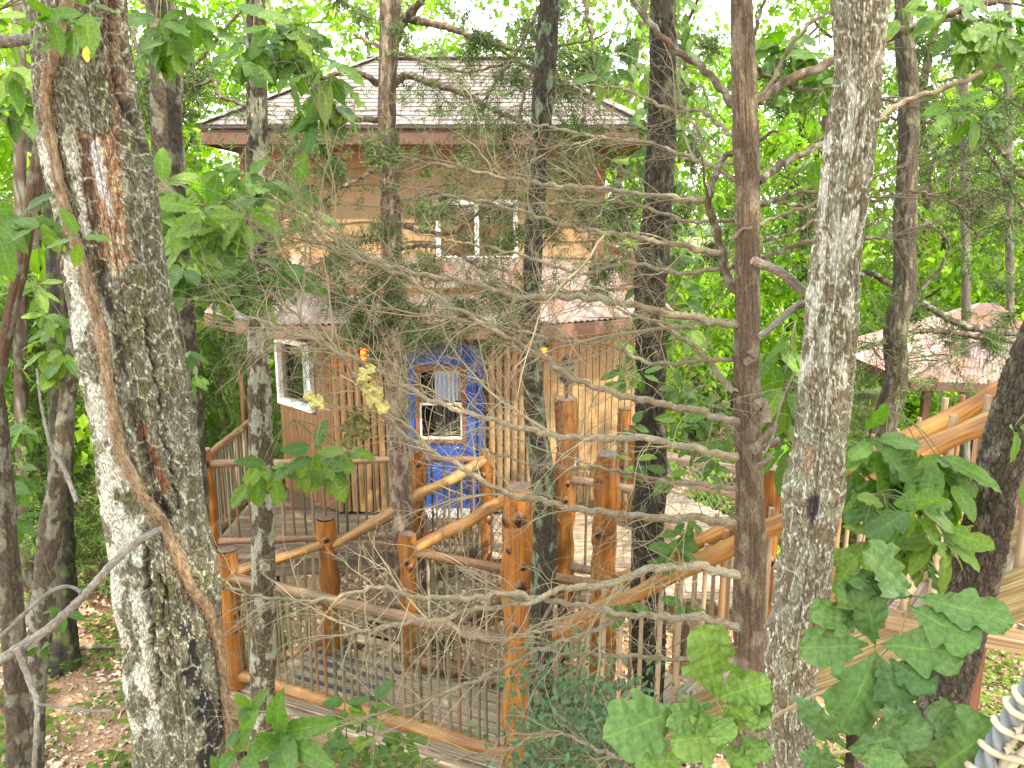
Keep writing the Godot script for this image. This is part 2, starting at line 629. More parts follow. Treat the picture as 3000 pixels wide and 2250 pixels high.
func leaf_meshes() -> void:
	LM.ovate = []
	for k in 3:
		LM.ovate.append(leaf_mesh(ovate(0.2 + 0.035 * k, 13), ovate(0.2 + 0.035 * k, 13), 0.16, 0.10 + 0.08 * k, 0.035, k))
	# sassafras: three fingers, or a mitten with one thumb
	var lobed := func(w: float, thumb: bool) -> Array:
		var o := []
		for k in 21:
			var t := k / 20.0
			var x := 0.0
			var push := 0.0
			if not thumb:
				x = w * pow(sin(PI * pow(t, 1.12)), 0.75)
			elif t < 0.36:
				x = w * 1.25 * pow(t / 0.36, 0.75)
				push = 0.22 * t / 0.36
			elif t < 0.5:
				var f := (t - 0.36) / 0.14
				x = w * lerpf(1.25, 0.5, smoothstep(0.0, 1.0, f))
				push = lerpf(0.22, 0.0, pow(f, 0.6))
			else:
				var f := (t - 0.5) / 0.5
				x = w * (0.5 + 0.35 * sin(PI * 0.5 * minf(1.0, f * 2.2))) * sqrt(maxf(0.0, 1.0 - pow(f, 3.0)))
			if k == 0 or k == 20:
				x = 0.0
			o.append(Vector2(x, push))
		return o
	LM.mitten = [leaf_mesh(lobed.call(0.24, true), lobed.call(0.26, false), 0.15, 0.2, 0.05, 7), leaf_mesh(lobed.call(0.26, true), lobed.call(0.24, true), 0.12, 0.16, 0.06, 8), leaf_mesh(lobed.call(0.24, false), lobed.call(0.25, true), 0.14, 0.26, 0.05, 9)]
	# broad oak leaves, widest beyond the middle, with shallow pointed lobes
	var oak := func(w: float, deep: float, ph: float) -> Array:
		var o := []
		var m := 29
		for k in m:
			var t := float(k) / (m - 1)
			var base := w * (0.10 + 0.90 * pow(sin(PI * 0.5 * minf(t / 0.6, 1.0)), 1.5))
			if t > 0.6:
				base = w * pow(maxf(0.0, cos(PI * 0.5 * (t - 0.6) / 0.4)), 0.5)
			var s := fposmod(t * 2.9 + ph, 1.0)
			var tooth := pow(sin(PI * 0.5 * s / 0.8), 1.3) if s < 0.8 else 1.0 - smoothstep(0.8, 1.0, s)
			o.append(Vector2(base * (1.0 - deep + deep * tooth) if k > 0 and k < m - 1 else 0.0, 0.06 * tooth * (1.0 - t)))
		return o
	LM.oak = []
	for k in 4:
		LM.oak.append(leaf_mesh(oak.call(0.41 + 0.02 * k, 0.36, 0.1 * k), oak.call(0.43, 0.33, 0.05 + 0.13 * k), 0.12 - 0.05 * k, 0.08 + 0.06 * k, 0.07, 20 + k))
	LM.red_oak = [leaf_mesh(oak.call(0.4, 0.8, 0.0), oak.call(0.4, 0.8, 0.12), 0.1, 0.3, 0.16, 41), leaf_mesh(oak.call(0.36, 0.78, 0.2), oak.call(0.42, 0.8, 0.1), 0.25, 0.1, 0.2, 42)]
	# flat little leaves for crowns far away: a spray of several
	LM.puff = []
	for k in 3:
		var mb := MB.new()
		for i in 10:
			var p := rdir() * pow(rng.randf(), 0.5) * 0.32
			p.y *= 0.6
			var d := (rdir() + Vector3(0, -0.3, 0)).normalized()
			var nn := (Vector3(0, 1.0, 0) + rdir() * 0.9).normalized()
			var s := d.cross(nn).normalized()
			var L := rf(0.12, 0.21)
			var W := L * 0.3
			mb.tri(p, p + d * L * 0.5 + s * W, p + d * L, Color.WHITE * rf(0.75, 1.2))
			mb.tri(p, p + d * L, p + d * L * 0.5 - s * W + nn * 0.012, Color.WHITE * rf(0.75, 1.2))
		LM.puff.append(mb.mesh())
	# juniper spray: a short shoot with scale-leaved side shoots
	LM.spray = []
	for k in 3:
		var mb := MB.new()
		for i in 9:
			var t := i / 9.0
			var base := Vector3(0.0, t * 0.17, -0.03 * t * t)
			for sg: float in [-1.0, 1.0]:
				var d := Vector3(sg * rf(0.5, 0.9), rf(0.4, 0.9), rf(-0.5, 0.5)).normalized()
				var L := rf(0.035, 0.075) * (1.15 - t * 0.5)
				var s := d.cross(rdir()).normalized() * rf(0.003, 0.0048)
				var g := Color.WHITE * rf(0.7, 1.3)
				mb.tri(base - s, base + s, base + d * L, g)
				for j in 2:
					var q := base + d * L * rf(0.35, 0.8)
					var d2 := (d + rdir() * 0.8).normalized()
					mb.tri(q - s * 0.8, q + s * 0.8, q + d2 * L * 0.55, g)
		LM.spray.append(mb.mesh())
	# dead leaf on the ground
	LM.dead = []
	for k in 2:
		LM.dead.append(leaf_mesh(ovate(0.3, 5), ovate(0.26, 5), 0.5 - 0.9 * k, 0.25, 0.3, 60 + k))
	# low plant: a few leaflets
	LM.herb = []
	for k in 3:
		var mb := MB.new()
		for i in 7:
			var a := TAU * i / 7.0 + rf(-0.4, 0.4)
			var r := rf(0.05, 0.16)
			var p := Vector3(cos(a) * r * 0.4, rf(0.05, 0.2), sin(a) * r * 0.4)
			var d := Vector3(cos(a), rf(-0.4, 0.2), sin(a)).normalized()
			var s := d.cross(Vector3.UP).normalized()
			var L := rf(0.07, 0.13)
			mb.tri(p, p + d * L * 0.5 + s * L * 0.3, p + d * L, Color.WHITE * rf(0.8, 1.2))
			mb.tri(p, p + d * L, p + d * L * 0.5 - s * L * 0.3, Color.WHITE * rf(0.8, 1.2))
		LM.herb.append(mb.mesh())


# ---------------------------------------------------------------- ground
func ground_h(x: float, z: float) -> float:
	return 0.22 * n_mid.get_noise_2d(x * 0.11, z * 0.11) + 0.06 * n_mid.get_noise_2d(x * 0.5, z * 0.5) - 0.04 * clampf(-z - 14.0, 0.0, 40.0)


func ground() -> void:
	var mb := MB.new()
	var grid := 90
	var at := func(i: int, j: int) -> Vector3:
		var a := (float(i) / grid - 0.5) * 2.0
		var b := (float(j) / grid - 0.5) * 2.0
		var x := signf(a) * pow(absf(a), 2.2) * 420.0
		var z := -9.0 + signf(b) * pow(absf(b), 2.2) * 420.0
		return Vector3(x, ground_h(x, z), z)
	for j in grid + 1:
		for i in grid + 1:
			mb.vert(at.call(i, j), Vector3.UP, Vector2(i, j), (Color(0.62, 0.47, 0.34) if at.call(i, j).z > -22.0 else Color(0.3, 0.42, 0.12)) * (1.0 + 0.3 * n_mid.get_noise_2d(i * 1.7, j * 1.7)))
	for j in grid:
		for i in grid:
			var a := j * (grid + 1) + i
			for k: int in [a, a + 1, a + grid + 1, a + 1, a + grid + 2, a + grid + 1]:
				mb.ix.append(k)
	structure("ground", mb.mesh(), M.soil)
	# dead leaves
	var xf := []
	var cols := PackedColorArray()
	for k in 40000:
		var z := -4.0 - 22.0 * pow(rng.randf(), 1.25)
		var x := rf(-0.78, 0.78) * (-z + 1.0)
		var s := rf(0.07, 0.14)
		var b := Basis.from_euler(Vector3(rf(-0.5, 0.5) - PI / 2, rf(0, TAU), rf(-0.4, 0.4))).scaled(Vector3.ONE * s)
		xf.append(Transform3D(b, Vector3(x, ground_h(x, z) + rf(0.005, 0.035), z)))
		var t := rng.randf()
		var cc := Color(0.38, 0.25, 0.155).lerp(Color(0.6, 0.46, 0.34), t) * rf(0.6, 1.25)
		cols.append(cc)
	var o := copies(self, "leaf_litter", LM.dead[0], M.litter, xf.slice(0, 20000), cols.slice(0, 20000))
	o.set_meta("label", "brown dead leaves lying over the forest floor")
	var o2 := copies(self, "leaf_litter", LM.dead[1], M.litter, xf.slice(20000), cols.slice(20000))
	o2.name = "leaf_litter_001"
	o2.set_meta("label", "darker curled dead leaves mixed into the forest floor")


func vbox(mb: MB, t: Transform3D, x0: float, x1: float, y0: float, y1: float, z0: float, z1: float, col: Color, ch := 0.003) -> void:
	var b := Basis(t.basis.y, -t.basis.x, t.basis.z)
	mb.box(Transform3D(b, t * Vector3((x0 + x1) / 2, (y0 + y1) / 2, (z0 + z1) / 2)), Vector3(y1 - y0, x1 - x0, z1 - z0), col, ch, 1.0, 0.5, Vector2(rf(0, 9), rf(0, 9)))


func hbox(mb: MB, t: Transform3D, x0: float, x1: float, y0: float, y1: float, z0: float, z1: float, col: Color, ch := 0.003) -> void:
	mb.box(Transform3D(t.basis, t * Vector3((x0 + x1) / 2, (y0 + y1) / 2, (z0 + z1) / 2)), Vector3(x1 - x0, y1 - y0, z1 - z0), col, ch, 1.0, 0.5, Vector2(rf(0, 9), rf(0, 9)))


func vpart(parent: Node3D, called: String, t: Transform3D, x0: float, x1: float, y0: float, y1: float, z0: float, z1: float, col: Color, m: Material, ch := 0.003) -> MeshInstance3D:
	var mb := MB.new()
	vbox(mb, t, x0, x1, y0, y1, z0, z1, col, ch)
	return part(parent, called, mb.mesh(), m)


func hpart(parent: Node3D, called: String, t: Transform3D, x0: float, x1: float, y0: float, y1: float, z0: float, z1: float, col: Color, m: Material, ch := 0.003) -> MeshInstance3D:
	var mb := MB.new()
	hbox(mb, t, x0, x1, y0, y1, z0, z1, col, ch)
	return part(parent, called, mb.mesh(), m)


func wall_frame(a: Vector3, b: Vector3) -> Transform3D:
	var x := (b - a)
	x.y = 0
	x = x.normalized()
	return Transform3D(Basis(x, Vector3.UP, x.cross(Vector3.UP)), a)


# ---------------------------------------------------------------- the two-storey cabin
func cabin() -> void:
	var c := thing("treehouse_cabin", "two storey brown wooden treehouse cabin with blue door and metal porch roof", "cabin")
	var fy := 2.80
	var wa := Vector3(-3.22, fy, -10.42)
	var wb := Vector3(-2.28, fy, -9.5)
	var wc := Vector3(0.40, fy, -9.5)
	var wd := Vector3(1.78, fy, -10.28)
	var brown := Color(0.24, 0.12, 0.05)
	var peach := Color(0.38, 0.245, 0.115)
	var trim := Color(0.20, 0.075, 0.04)
	# front wall clad with bamboo
	var t := wall_frame(wb, wc)
	var W := wb.distance_to(wc)
	var dx0 := W * 0.5 + (-0.905 - (wb.x + wc.x) / 2) - 0.47
	var dx1 := dx0 + 0.94
	var front := hpart(c, "front_wall", t, 0.02, dx0 - 0.06, 0.0, 2.9, -0.14, -0.05, brown * 0.6, M.paint)
	hpart(front, "panel", t, dx1 + 0.06, W - 0.02, 0.0, 2.9, -0.14, -0.05, brown * 0.6, M.paint)
	hpart(front, "panel", t, dx0 - 0.06, dx1 + 0.06, 2.12, 2.9, -0.14, -0.05, brown * 0.6, M.paint)
	var x := 0.05
	while x < W - 0.02:
		if x < dx0 - 0.09 or x > dx1 + 0.09:
			var r := rf(0.041, 0.046)
			var tone := rf(0.75, 1.15)
			var col := Color(0.33, 0.20, 0.085) * tone
			if x > dx1:
				col = Color(0.34, 0.22, 0.115) * tone
			var o := part(front, "bamboo_pole", cane_mesh(2.42, r, col, 10, 0.4), M.bamboo)
			o.transform = Transform3D(Basis.from_euler(Vector3(0, rf(0, 6), rf(-0.006, 0.006))), t * Vector3(x, 0.0, -0.02))
		x += 0.094
	hpart(front, "header_board", t, -0.02, W + 0.02, 2.43, 2.62, -0.04, 0.03, trim * 1.3, M.paint)
	# door
	var blue := Color(0.026, 0.065, 0.27)
	var d := MB.new()
	var wx0 := dx0 + 0.15
	var wx1 := dx1 - 0.15
	vbox(d, t, dx0 + 0.01, wx0, 0.03, 2.03, -0.07, -0.02, blue, 0.004)
	vbox(d, t, wx1, dx1 - 0.01, 0.03, 2.03, -0.07, -0.02, blue, 0.004)
	hbox(d, t, wx0, wx1, 0.03, 0.92, -0.07, -0.022, blue, 0.004)
	hbox(d, t, wx0, wx1, 1.93, 2.03, -0.07, -0.022, blue, 0.004)
	var door := part(c, "door", d.mesh(), M.door)
	vpart(door, "jamb", t, dx0 - 0.07, dx0, 0.0, 2.1, -0.08, 0.015, blue * 0.85, M.door)
	vpart(door, "jamb", t, dx1, dx1 + 0.07, 0.0, 2.1, -0.08, 0.015, blue * 0.85, M.door)
	hpart(door, "lintel", t, dx0 - 0.07, dx1 + 0.07, 2.035, 2.2, -0.08, 0.018, blue * 0.85, M.door)
	var fr := Color(0.23, 0.085, 0.035)
	vpart(door, "window_frame", t, wx0, wx0 + 0.05, 0.92, 1.93, -0.06, 0.0, fr, M.paint)
	vpart(door, "window_frame", t, wx1 - 0.05, wx1, 0.92, 1.93, -0.06, 0.0, fr, M.paint)
	hpart(door, "window_frame", t, wx0 + 0.05, wx1 - 0.05, 0.92, 0.97, -0.06, 0.0, fr, M.paint)
	hpart(door, "window_frame", t, wx0 + 0.05, wx1 - 0.05, 1.87, 1.93, -0.06, 0.0, fr, M.paint)
	var white := Color(0.72, 0.72, 0.68)
	hpart(door, "sash_rail", t, wx0 + 0.05, wx1 - 0.05, 1.42, 1.45, -0.055, -0.01, white, M.plain)
	hpart(door, "sash_rail", t, wx0 + 0.05, wx1 - 0.05, 0.97, 1.0, -0.055, -0.012, white, M.plain)
	vpart(door, "sash_rail", t, wx0 + 0.05, wx0 + 0.072, 1.0, 1.42, -0.055, -0.012, white, M.plain)
	vpart(door, "sash_rail", t, wx1 - 0.072, wx1 - 0.05, 1.0, 1.42, -0.055, -0.012, white, M.plain)
	hpart(door, "pane", t, wx0 + 0.05, wx1 - 0.05, 1.45, 1.87, -0.04, -0.036, Color.WHITE, M.glass)
	hpart(door, "pane", t, wx0 + 0.072, wx1 - 0.072, 1.0, 1.42, -0.034, -0.03, Color.WHITE, M.glass)
	part(door, "curtain", drape(t, wx0 + 0.24, wx1 - 0.07, 1.46, 1.87, -0.09), M.plain).material_override = tinted(Color(0.5, 0.58, 0.68), 0.9)
	part(door, "curtain", drape(t, wx0 + 0.24, wx1 - 0.075, 1.0, 1.42, -0.10), M.plain).material_override = tinted(Color(0.05, 0.052, 0.06), 0.9)
	for k in 11:
		var px := wx0 + rf(0.02, 0.58)
		var pyy := rf(0.55, 0.88)
		var sc := MB.new()
		var L := rf(0.02, 0.06)
		sc.box(Transform3D(t.basis * Basis.from_euler(Vector3(0, 0, rf(0.2, 1.5))), t * Vector3(px, pyy, -0.0205)), Vector3(L, rf(0.005, 0.012), 0.002), Color(0.6, 0.65, 0.75), 0.0005)
		part(door, "scratch", sc.mesh(), M.plain)
	var kn := SphereMesh.new()
	kn.radius = 0.03
	kn.height = 0.06
	kn.radial_segments = 12
	kn.rings = 6
	part(door, "handle", kn, tinted(Color(0.35, 0.28, 0.12), 0.3, 0.8), "", t * Vector3(dx0 + 0.07, 0.98, 0.02))
	hpart(c, "threshold", t, dx0 - 0.05, dx1 + 0.05, -0.05, 0.028, -0.1, 0.12, Color(0.36, 0.36, 0.36), M.plain)
	# interior, so that the panes look into a dim room
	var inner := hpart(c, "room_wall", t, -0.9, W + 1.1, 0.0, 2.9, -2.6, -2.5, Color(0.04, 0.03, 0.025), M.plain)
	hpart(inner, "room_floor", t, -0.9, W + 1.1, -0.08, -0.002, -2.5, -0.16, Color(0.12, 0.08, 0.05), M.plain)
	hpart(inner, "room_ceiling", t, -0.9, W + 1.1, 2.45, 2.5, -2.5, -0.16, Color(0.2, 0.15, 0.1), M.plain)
	# left wall with the white window
	var tl := wall_frame(wa, wb)
	var WL := wa.distance_to(wb)
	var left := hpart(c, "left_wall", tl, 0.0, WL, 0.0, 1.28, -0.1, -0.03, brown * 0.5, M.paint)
	var win_x0 := -0.02
	var win_x1 := 0.86
	hpart(left, "panel", tl, win_x1, WL, 1.28, 2.85, -0.1, -0.03, brown * 0.5, M.paint)
	hpart(left, "panel", tl, 0.0, win_x1, 2.15, 2.85, -0.1, -0.031, brown * 0.5, M.paint)
	x = 0.0
	while x < WL - 0.01:
		var w := 0.098
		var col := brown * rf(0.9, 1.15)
		if x + w > win_x0 and x < win_x1:
			vpart(left, "siding_board", tl, x, minf(x + w, WL), 0.0, 1.22, -0.03, 0.0, col, M.paint)
			vpart(left, "siding_board", tl, x, minf(x + w, WL), 2.22, 2.75, -0.03, 0.0, col, M.paint)
		else:
			vpart(left, "siding_board", tl, x, minf(x + w, WL), 0.0, 2.75, -0.03, 0.0, col, M.paint)
		x += 0.105
	var win := hpart(c, "window", tl, win_x0, win_x1, 1.24, 1.32, -0.07, 0.035, white, M.plain)
	win.set_meta("label", "white framed window in the left wall")
	hpart(win, "frame", tl, win_x0, win_x1, 2.1, 2.17, -0.07, 0.03, white, M.plain)
	vpart(win, "frame", tl, win_x0, win_x0 + 0.06, 1.32, 2.1, -0.07, 0.032, white, M.plain)
	vpart(win, "frame", tl, win_x1 - 0.06, win_x1, 1.32, 2.1, -0.07, 0.032, white, M.plain)
	hpart(win, "pane", tl, win_x0 + 0.06, win_x1 - 0.06, 1.32, 2.1, -0.045, -0.04, Color.WHITE, M.glass)
	part(win, "curtain", drape(tl, 0.44, win_x1 - 0.06, 1.42, 2.1, -0.13), M.plain).material_override = tinted(Color(0.55, 0.62, 0.62), 0.9)
	# right wall, sunlit, with grooved boards
	var tr := wall_frame(wc, wd)
	var WR := wc.distance_to(wd)
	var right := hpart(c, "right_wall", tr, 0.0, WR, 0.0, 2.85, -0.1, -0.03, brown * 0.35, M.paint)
	x = 0.0
	while x < WR - 0.01:
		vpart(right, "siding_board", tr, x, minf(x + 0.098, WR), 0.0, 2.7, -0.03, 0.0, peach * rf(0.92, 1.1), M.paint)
		x += 0.108
	hpart(right, "electric_box", tr, 0.36, 0.48, 0.5, 0.68, 0.0, 0.06, Color(0.6, 0.6, 0.58), M.plain)
	# side walls going back
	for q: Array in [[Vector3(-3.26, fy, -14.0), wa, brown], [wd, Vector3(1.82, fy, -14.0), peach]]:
		var ts := wall_frame(q[0], q[1])
		hpart(c, "side_wall", ts, 0.0, (q[0] as Vector3).distance_to(q[1]), 0.0, 3.3, -0.1, 0.0, q[2], M.paint)
	# porch roof of corrugated metal
	var ey := 5.36
	var e0 := Vector3(-3.95, ey, -9.85)
	var e1 := Vector3(-2.78, ey, -8.72)
	var e2 := Vector3(0.36, ey, -8.72)
	var e3 := Vector3(2.1, ey, -9.74)
	var ty := 6.02
	var r0 := Vector3(-3.75, ty, -11.3)
	var r1 := Vector3(-3.0, ty, -10.92)
	var r2 := Vector3(0.30, ty, -10.92)
	var r3 := Vector3(1.60, ty, -11.4)
	var roof := corrugated(c, "porch_roof", e1, e2, r1, r2, Color(0.18, 0.15, 0.135))
	corrugated(roof, "metal_sheet", e0, e1, r0, r1, Color(0.19, 0.155, 0.14))
	corrugated(roof, "metal_sheet", e2, e3, r2, r3, Color(0.27, 0.21, 0.19))
	for q: Array in [[e0, e1], [e1, e2], [e2, e3]]:
		beam(roof, "fascia", (q[0] as Vector3) + Vector3(0, -0.1, -0.02), (q[1] as Vector3) + Vector3(0, -0.1, -0.02), 0.16, 0.03, Color(0.19, 0.10, 0.065), M.paint)
	# soffit and ceiling of the porch
	var so := MB.new()
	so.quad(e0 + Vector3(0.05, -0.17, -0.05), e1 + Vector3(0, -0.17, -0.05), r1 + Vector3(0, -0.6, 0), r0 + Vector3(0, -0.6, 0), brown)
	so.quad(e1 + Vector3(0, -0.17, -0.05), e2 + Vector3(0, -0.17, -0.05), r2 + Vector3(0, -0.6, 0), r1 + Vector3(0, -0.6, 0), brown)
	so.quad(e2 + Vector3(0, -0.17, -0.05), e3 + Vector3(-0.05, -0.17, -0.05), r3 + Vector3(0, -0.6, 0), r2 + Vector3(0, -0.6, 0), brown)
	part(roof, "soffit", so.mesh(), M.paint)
	for q: Array in [[e1, r1], [e2, r2]]:
		beam(roof, "hip_cap", (q[0] as Vector3) + Vector3(0, 0.03, 0.02), (q[1] as Vector3) + Vector3(0, 0.03, 0), 0.012, 0.14, Color(0.36, 0.25, 0.22), M.metal)
	# upper storey: lapped boards with wavy lower edges
	var ua := Vector3(-3.66, 5.75, -10.95)
	var ub := Vector3(1.22, 5.75, -10.95)
	var tu := wall_frame(ua, ub)
	var WU := ua.distance_to(ub)
	var upper := hpart(c, "upper_wall", tu, 0.0, WU, 0.0, 2.0, -0.12, -0.035, brown * 0.8, M.paint)
	var warm := Color(0.30, 0.185, 0.09)
	for k in 8:
		var y0 := 0.0 + 0.245 * k
		var cuts := [0.0, WU * rf(0.3, 0.45), WU * rf(0.6, 0.72), WU]
		for j in 3:
			if k > 0 and k < 5 and j == 1:
				# room for the window
				lap_board(upper, tu, cuts[1], 2.62 if k < 4 else cuts[2], y0, warm * rf(0.9, 1.12), k * 7 + j)
				continue
			if k > 0 and k < 4 and j == 2:
				lap_board(upper, tu, 3.72, cuts[3], y0, warm * rf(0.9, 1.12), k * 7 + j)
				continue
			lap_board(upper, tu, cuts[j], cuts[j + 1], y0, warm * rf(0.9, 1.12), k * 7 + j)
	var uw := hpart(c, "window", tu, 2.6, 3.74, 0.2, 0.28, -0.03, 0.04, white, M.plain)
	uw.set_meta("label", "white framed window in the upper storey")
	hpart(uw, "frame", tu, 2.6, 3.74, 0.98, 1.05, -0.03, 0.04, white, M.plain)
	for xx: float in [2.6, 3.14, 3.68]:
		vpart(uw, "frame", tu, xx, xx + 0.06, 0.28, 0.98, -0.03, 0.036, white, M.plain)
	hpart(uw, "pane", tu, 2.66, 3.68, 0.28, 0.98, -0.02, -0.015, Color.WHITE, M.glass)
	for q: Array in [[Vector3(-3.7, 5.75, -14.6), ua], [ub, Vector3(1.25, 5.75, -14.6)]]:
		var ts := wall_frame(q[0], q[1])
		hpart(c, "upper_side_wall", ts, 0.0, (q[0] as Vector3).distance_to(q[1]), -0.6, 2.0, -0.1, 0.0, brown, M.paint)
	vpart(c, "corner_post", tu, -0.06, 0.06, 0.0, 1.98, -0.03, 0.05, trim, M.paint)
	vpart(c, "corner_post", tu, WU - 0.06, WU + 0.06, 0.0, 1.98, -0.03, 0.05, trim, M.paint)
	# hip roof with shingles
	var y1 := 7.70
	var f0 := Vector3(-3.98, y1, -10.28)
	var f1 := Vector3(1.78, y1, -10.28)
	var b0 := Vector3(-3.98, y1, -15.2)
	var b1 := Vector3(1.78, y1, -15.2)
	var g0 := Vector3(-2.15, 8.96, -12.75)
	var g1 := Vector3(0.05, 8.96, -12.75)
	var mb := MB.new()
	var base := Color(0.2, 0.15, 0.13)
	mb.quad(f0, f1, g1, g0, base)
	mb.quad(b1, b0, g0, g1, base)
	mb.tri(b0, f0, g0, base)
	mb.tri(f1, b1, g1, base)
	var hip := part(c, "hip_roof", mb.mesh(), M.plain)
	shingles(hip, f0, f1, g0, g1, 17, 0.34)
	for q: Array in [[f0, g0], [f1, g1]]:
		var n := 13
		for k in n:
			var a: Vector3 = (q[0] as Vector3).lerp(q[1], (k - 0.1) / n)
			var b: Vector3 = (q[0] as Vector3).lerp(q[1], (k + 1.1) / n)
			beam(hip, "hip_shingle", a + Vector3(0, 0.035, 0.01), b + Vector3(0, 0.045, 0.01), 0.008, 0.22, Color(0.24, 0.2, 0.19) * rf(0.9, 1.1), M.paint)
	beam(hip, "ridge_cap", g0 + Vector3(-0.1, 0.03, 0), g1 + Vector3(0.1, 0.03, 0), 0.02, 0.24, Color(0.24, 0.2, 0.19), M.paint)
	var fcol := Color(0.11, 0.055, 0.04)
	beam(hip, "fascia", f0 + Vector3(0.0, -0.14, -0.02), f1 + Vector3(0, -0.14, -0.02), 0.19, 0.03, fcol, M.paint)
	beam(hip, "fascia", b0 + Vector3(0.017, -0.14, 0), f0 + Vector3(0.017, -0.14, -0.036), 0.19, 0.03, fcol, M.paint)
	beam(hip, "fascia", f1 + Vector3(-0.017, -0.14, -0.036), b1 + Vector3(-0.017, -0.14, 0), 0.19, 0.03, fcol, M.paint)
	beam(hip, "drip_edge", f0 + Vector3(-0.02, -0.025, 0.01), f1 + Vector3(0.02, -0.025, 0.01), 0.035, 0.04, Color(0.045, 0.035, 0.035), M.plain)
	var sf := MB.new()
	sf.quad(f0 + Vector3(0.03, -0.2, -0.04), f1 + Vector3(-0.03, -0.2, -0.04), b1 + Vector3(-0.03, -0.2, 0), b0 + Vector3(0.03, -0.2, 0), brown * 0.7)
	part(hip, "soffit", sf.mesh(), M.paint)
	# posts that carry the porch roof
	log_part(c, "porch_post", PY(724, 1330, DECK), PY(724, 1330, DECK) + Vector3(0, 2.5, 0), 0.045, 0.045, Color(0.27, 0.14, 0.07), Color(0.2, 0.15, 0.1), M.log)
	# lamps by the door
	for k in 2:
		var lp := t * Vector3([0.46, 2.66][k], 2.1, 0.07)
		var l := thing("wall_lantern", ["glowing amber wall lantern left of the blue door", "glowing amber wall lantern right of the blue door, behind a trunk"][k], "lantern", lp, "amber wall lanterns by the door")
		var iron := tinted(Color(0.03, 0.025, 0.02), 0.5)
		var bm := BoxMesh.new()
		bm.size = Vector3(0.1, 0.16, 0.1)
		part(l, "glass_shade", bm, M.glow)
		var cm := MB.new()
		for sx: float in [-1, 1]:
			for sz: float in [-1, 1]:
				cm.box(Transform3D(Basis(), Vector3(sx * 0.053, 0, sz * 0.053)), Vector3(0.012, 0.18, 0.012), Color.WHITE)
		for yy: float in [-0.086, 0.0, 0.086]:
			for sx: float in [-1, 1]:
				cm.box(Transform3D(Basis(), Vector3(0, yy, sx * 0.054)), Vector3(0.095, 0.011, 0.01), Color.WHITE)
				cm.box(Transform3D(Basis(), Vector3(sx * 0.054, yy, 0)), Vector3(0.01, 0.011, 0.095), Color.WHITE)
		part(l, "cage", cm.mesh(), iron)
		var rm := CylinderMesh.new()
		rm.top_radius = 0.01
		rm.bottom_radius = 0.1
		rm.height = 0.07
		rm.radial_segments = 4
		part(l, "cap", rm, iron, "", Vector3(0, 0.13, 0)).rotation.y = PI / 4
		var wm := BoxMesh.new()
		wm.size = Vector3(0.06, 0.12, 0.03)
		part(l, "wall_plate", wm, iron, "", Vector3(0, 0, -0.075))
		var ol := OmniLight3D.new()
		ol.name = "lamp_light"
		ol.light_color = Color(1.0, 0.55, 0.18)
		ol.light_energy = 0.12
		ol.light_size = 0.04
		ol.omni_range = 12.0
		ol.omni_attenuation = 2.0
		ol.shadow_enabled = true
		ol.position = Vector3(0, 0, 0.10)
		l.add_child(ol, true)


func tinted(c: Color, rough: float, metal := 0.0) -> StandardMaterial3D:
	var m := StandardMaterial3D.new()
	m.albedo_color = c.linear_to_srgb()
	m.roughness = rough
	m.metallic = metal
	return m


func drape(t: Transform3D, x0: float, x1: float, y0: float, y1: float, z: float) -> ArrayMesh:
	var mb := MB.new()
	var m := 28
	for k in m:
		var a := lerpf(x0, x1, float(k) / m)
		var b := lerpf(x0, x1, float(k + 1) / m)
		var za := z + 0.02 * sin(k * 1.3) + 0.006 * sin(k * 3.1)
		var zb := z + 0.02 * sin((k + 1) * 1.3) + 0.006 * sin((k + 1) * 3.1)
		mb.quad(t * Vector3(a, y1, za), t * Vector3(b, y1, zb), t * Vector3(b, y0, zb), t * Vector3(a, y0, za), Color.WHITE)
	return mb.mesh()


func lap_board(parent: Node3D, t: Transform3D, x0: float, x1: float, y0: float, col: Color, sd: int) -> void:
	if x1 - x0 < 0.05:
		return
	var mb := MB.new()
	var m := maxi(2, int((x1 - x0) / 0.08))
	for k in m:
		var a := lerpf(x0, x1, float(k) / m)
		var b := lerpf(x0, x1, float(k + 1) / m)
		var ya := y0 + 0.03 * n_mid.get_noise_2d(a * 1.6, sd * 3.0)
		var yb := y0 + 0.03 * n_mid.get_noise_2d(b * 1.6, sd * 3.0)
		var uo := Vector2(sd * 0.13, a * 0.5)
		var i := mb.v.size()
		var nn := t.basis * Vector3(0, 0.12, 1).normalized()
		for q: Array in [[a, ya, 0.02], [b, yb, 0.02], [b, y0 + 0.27, -0.012], [a, y0 + 0.27, -0.012]]:
			mb.vert(t * Vector3(q[0], q[1], q[2]), nn, Vector2(sd * 0.13 + float(q[1]), float(q[0]) * 0.5), col)
		for q: int in [0, 2, 1, 0, 3, 2]:
			mb.ix.append(i + q)
		mb.quad(t * Vector3(a, ya, 0.02), t * Vector3(b, yb, 0.02), t * Vector3(b, yb, -0.015), t * Vector3(a, ya, -0.015), col * 0.8)
	part(parent, "lap_board", mb.mesh(), M.paint)


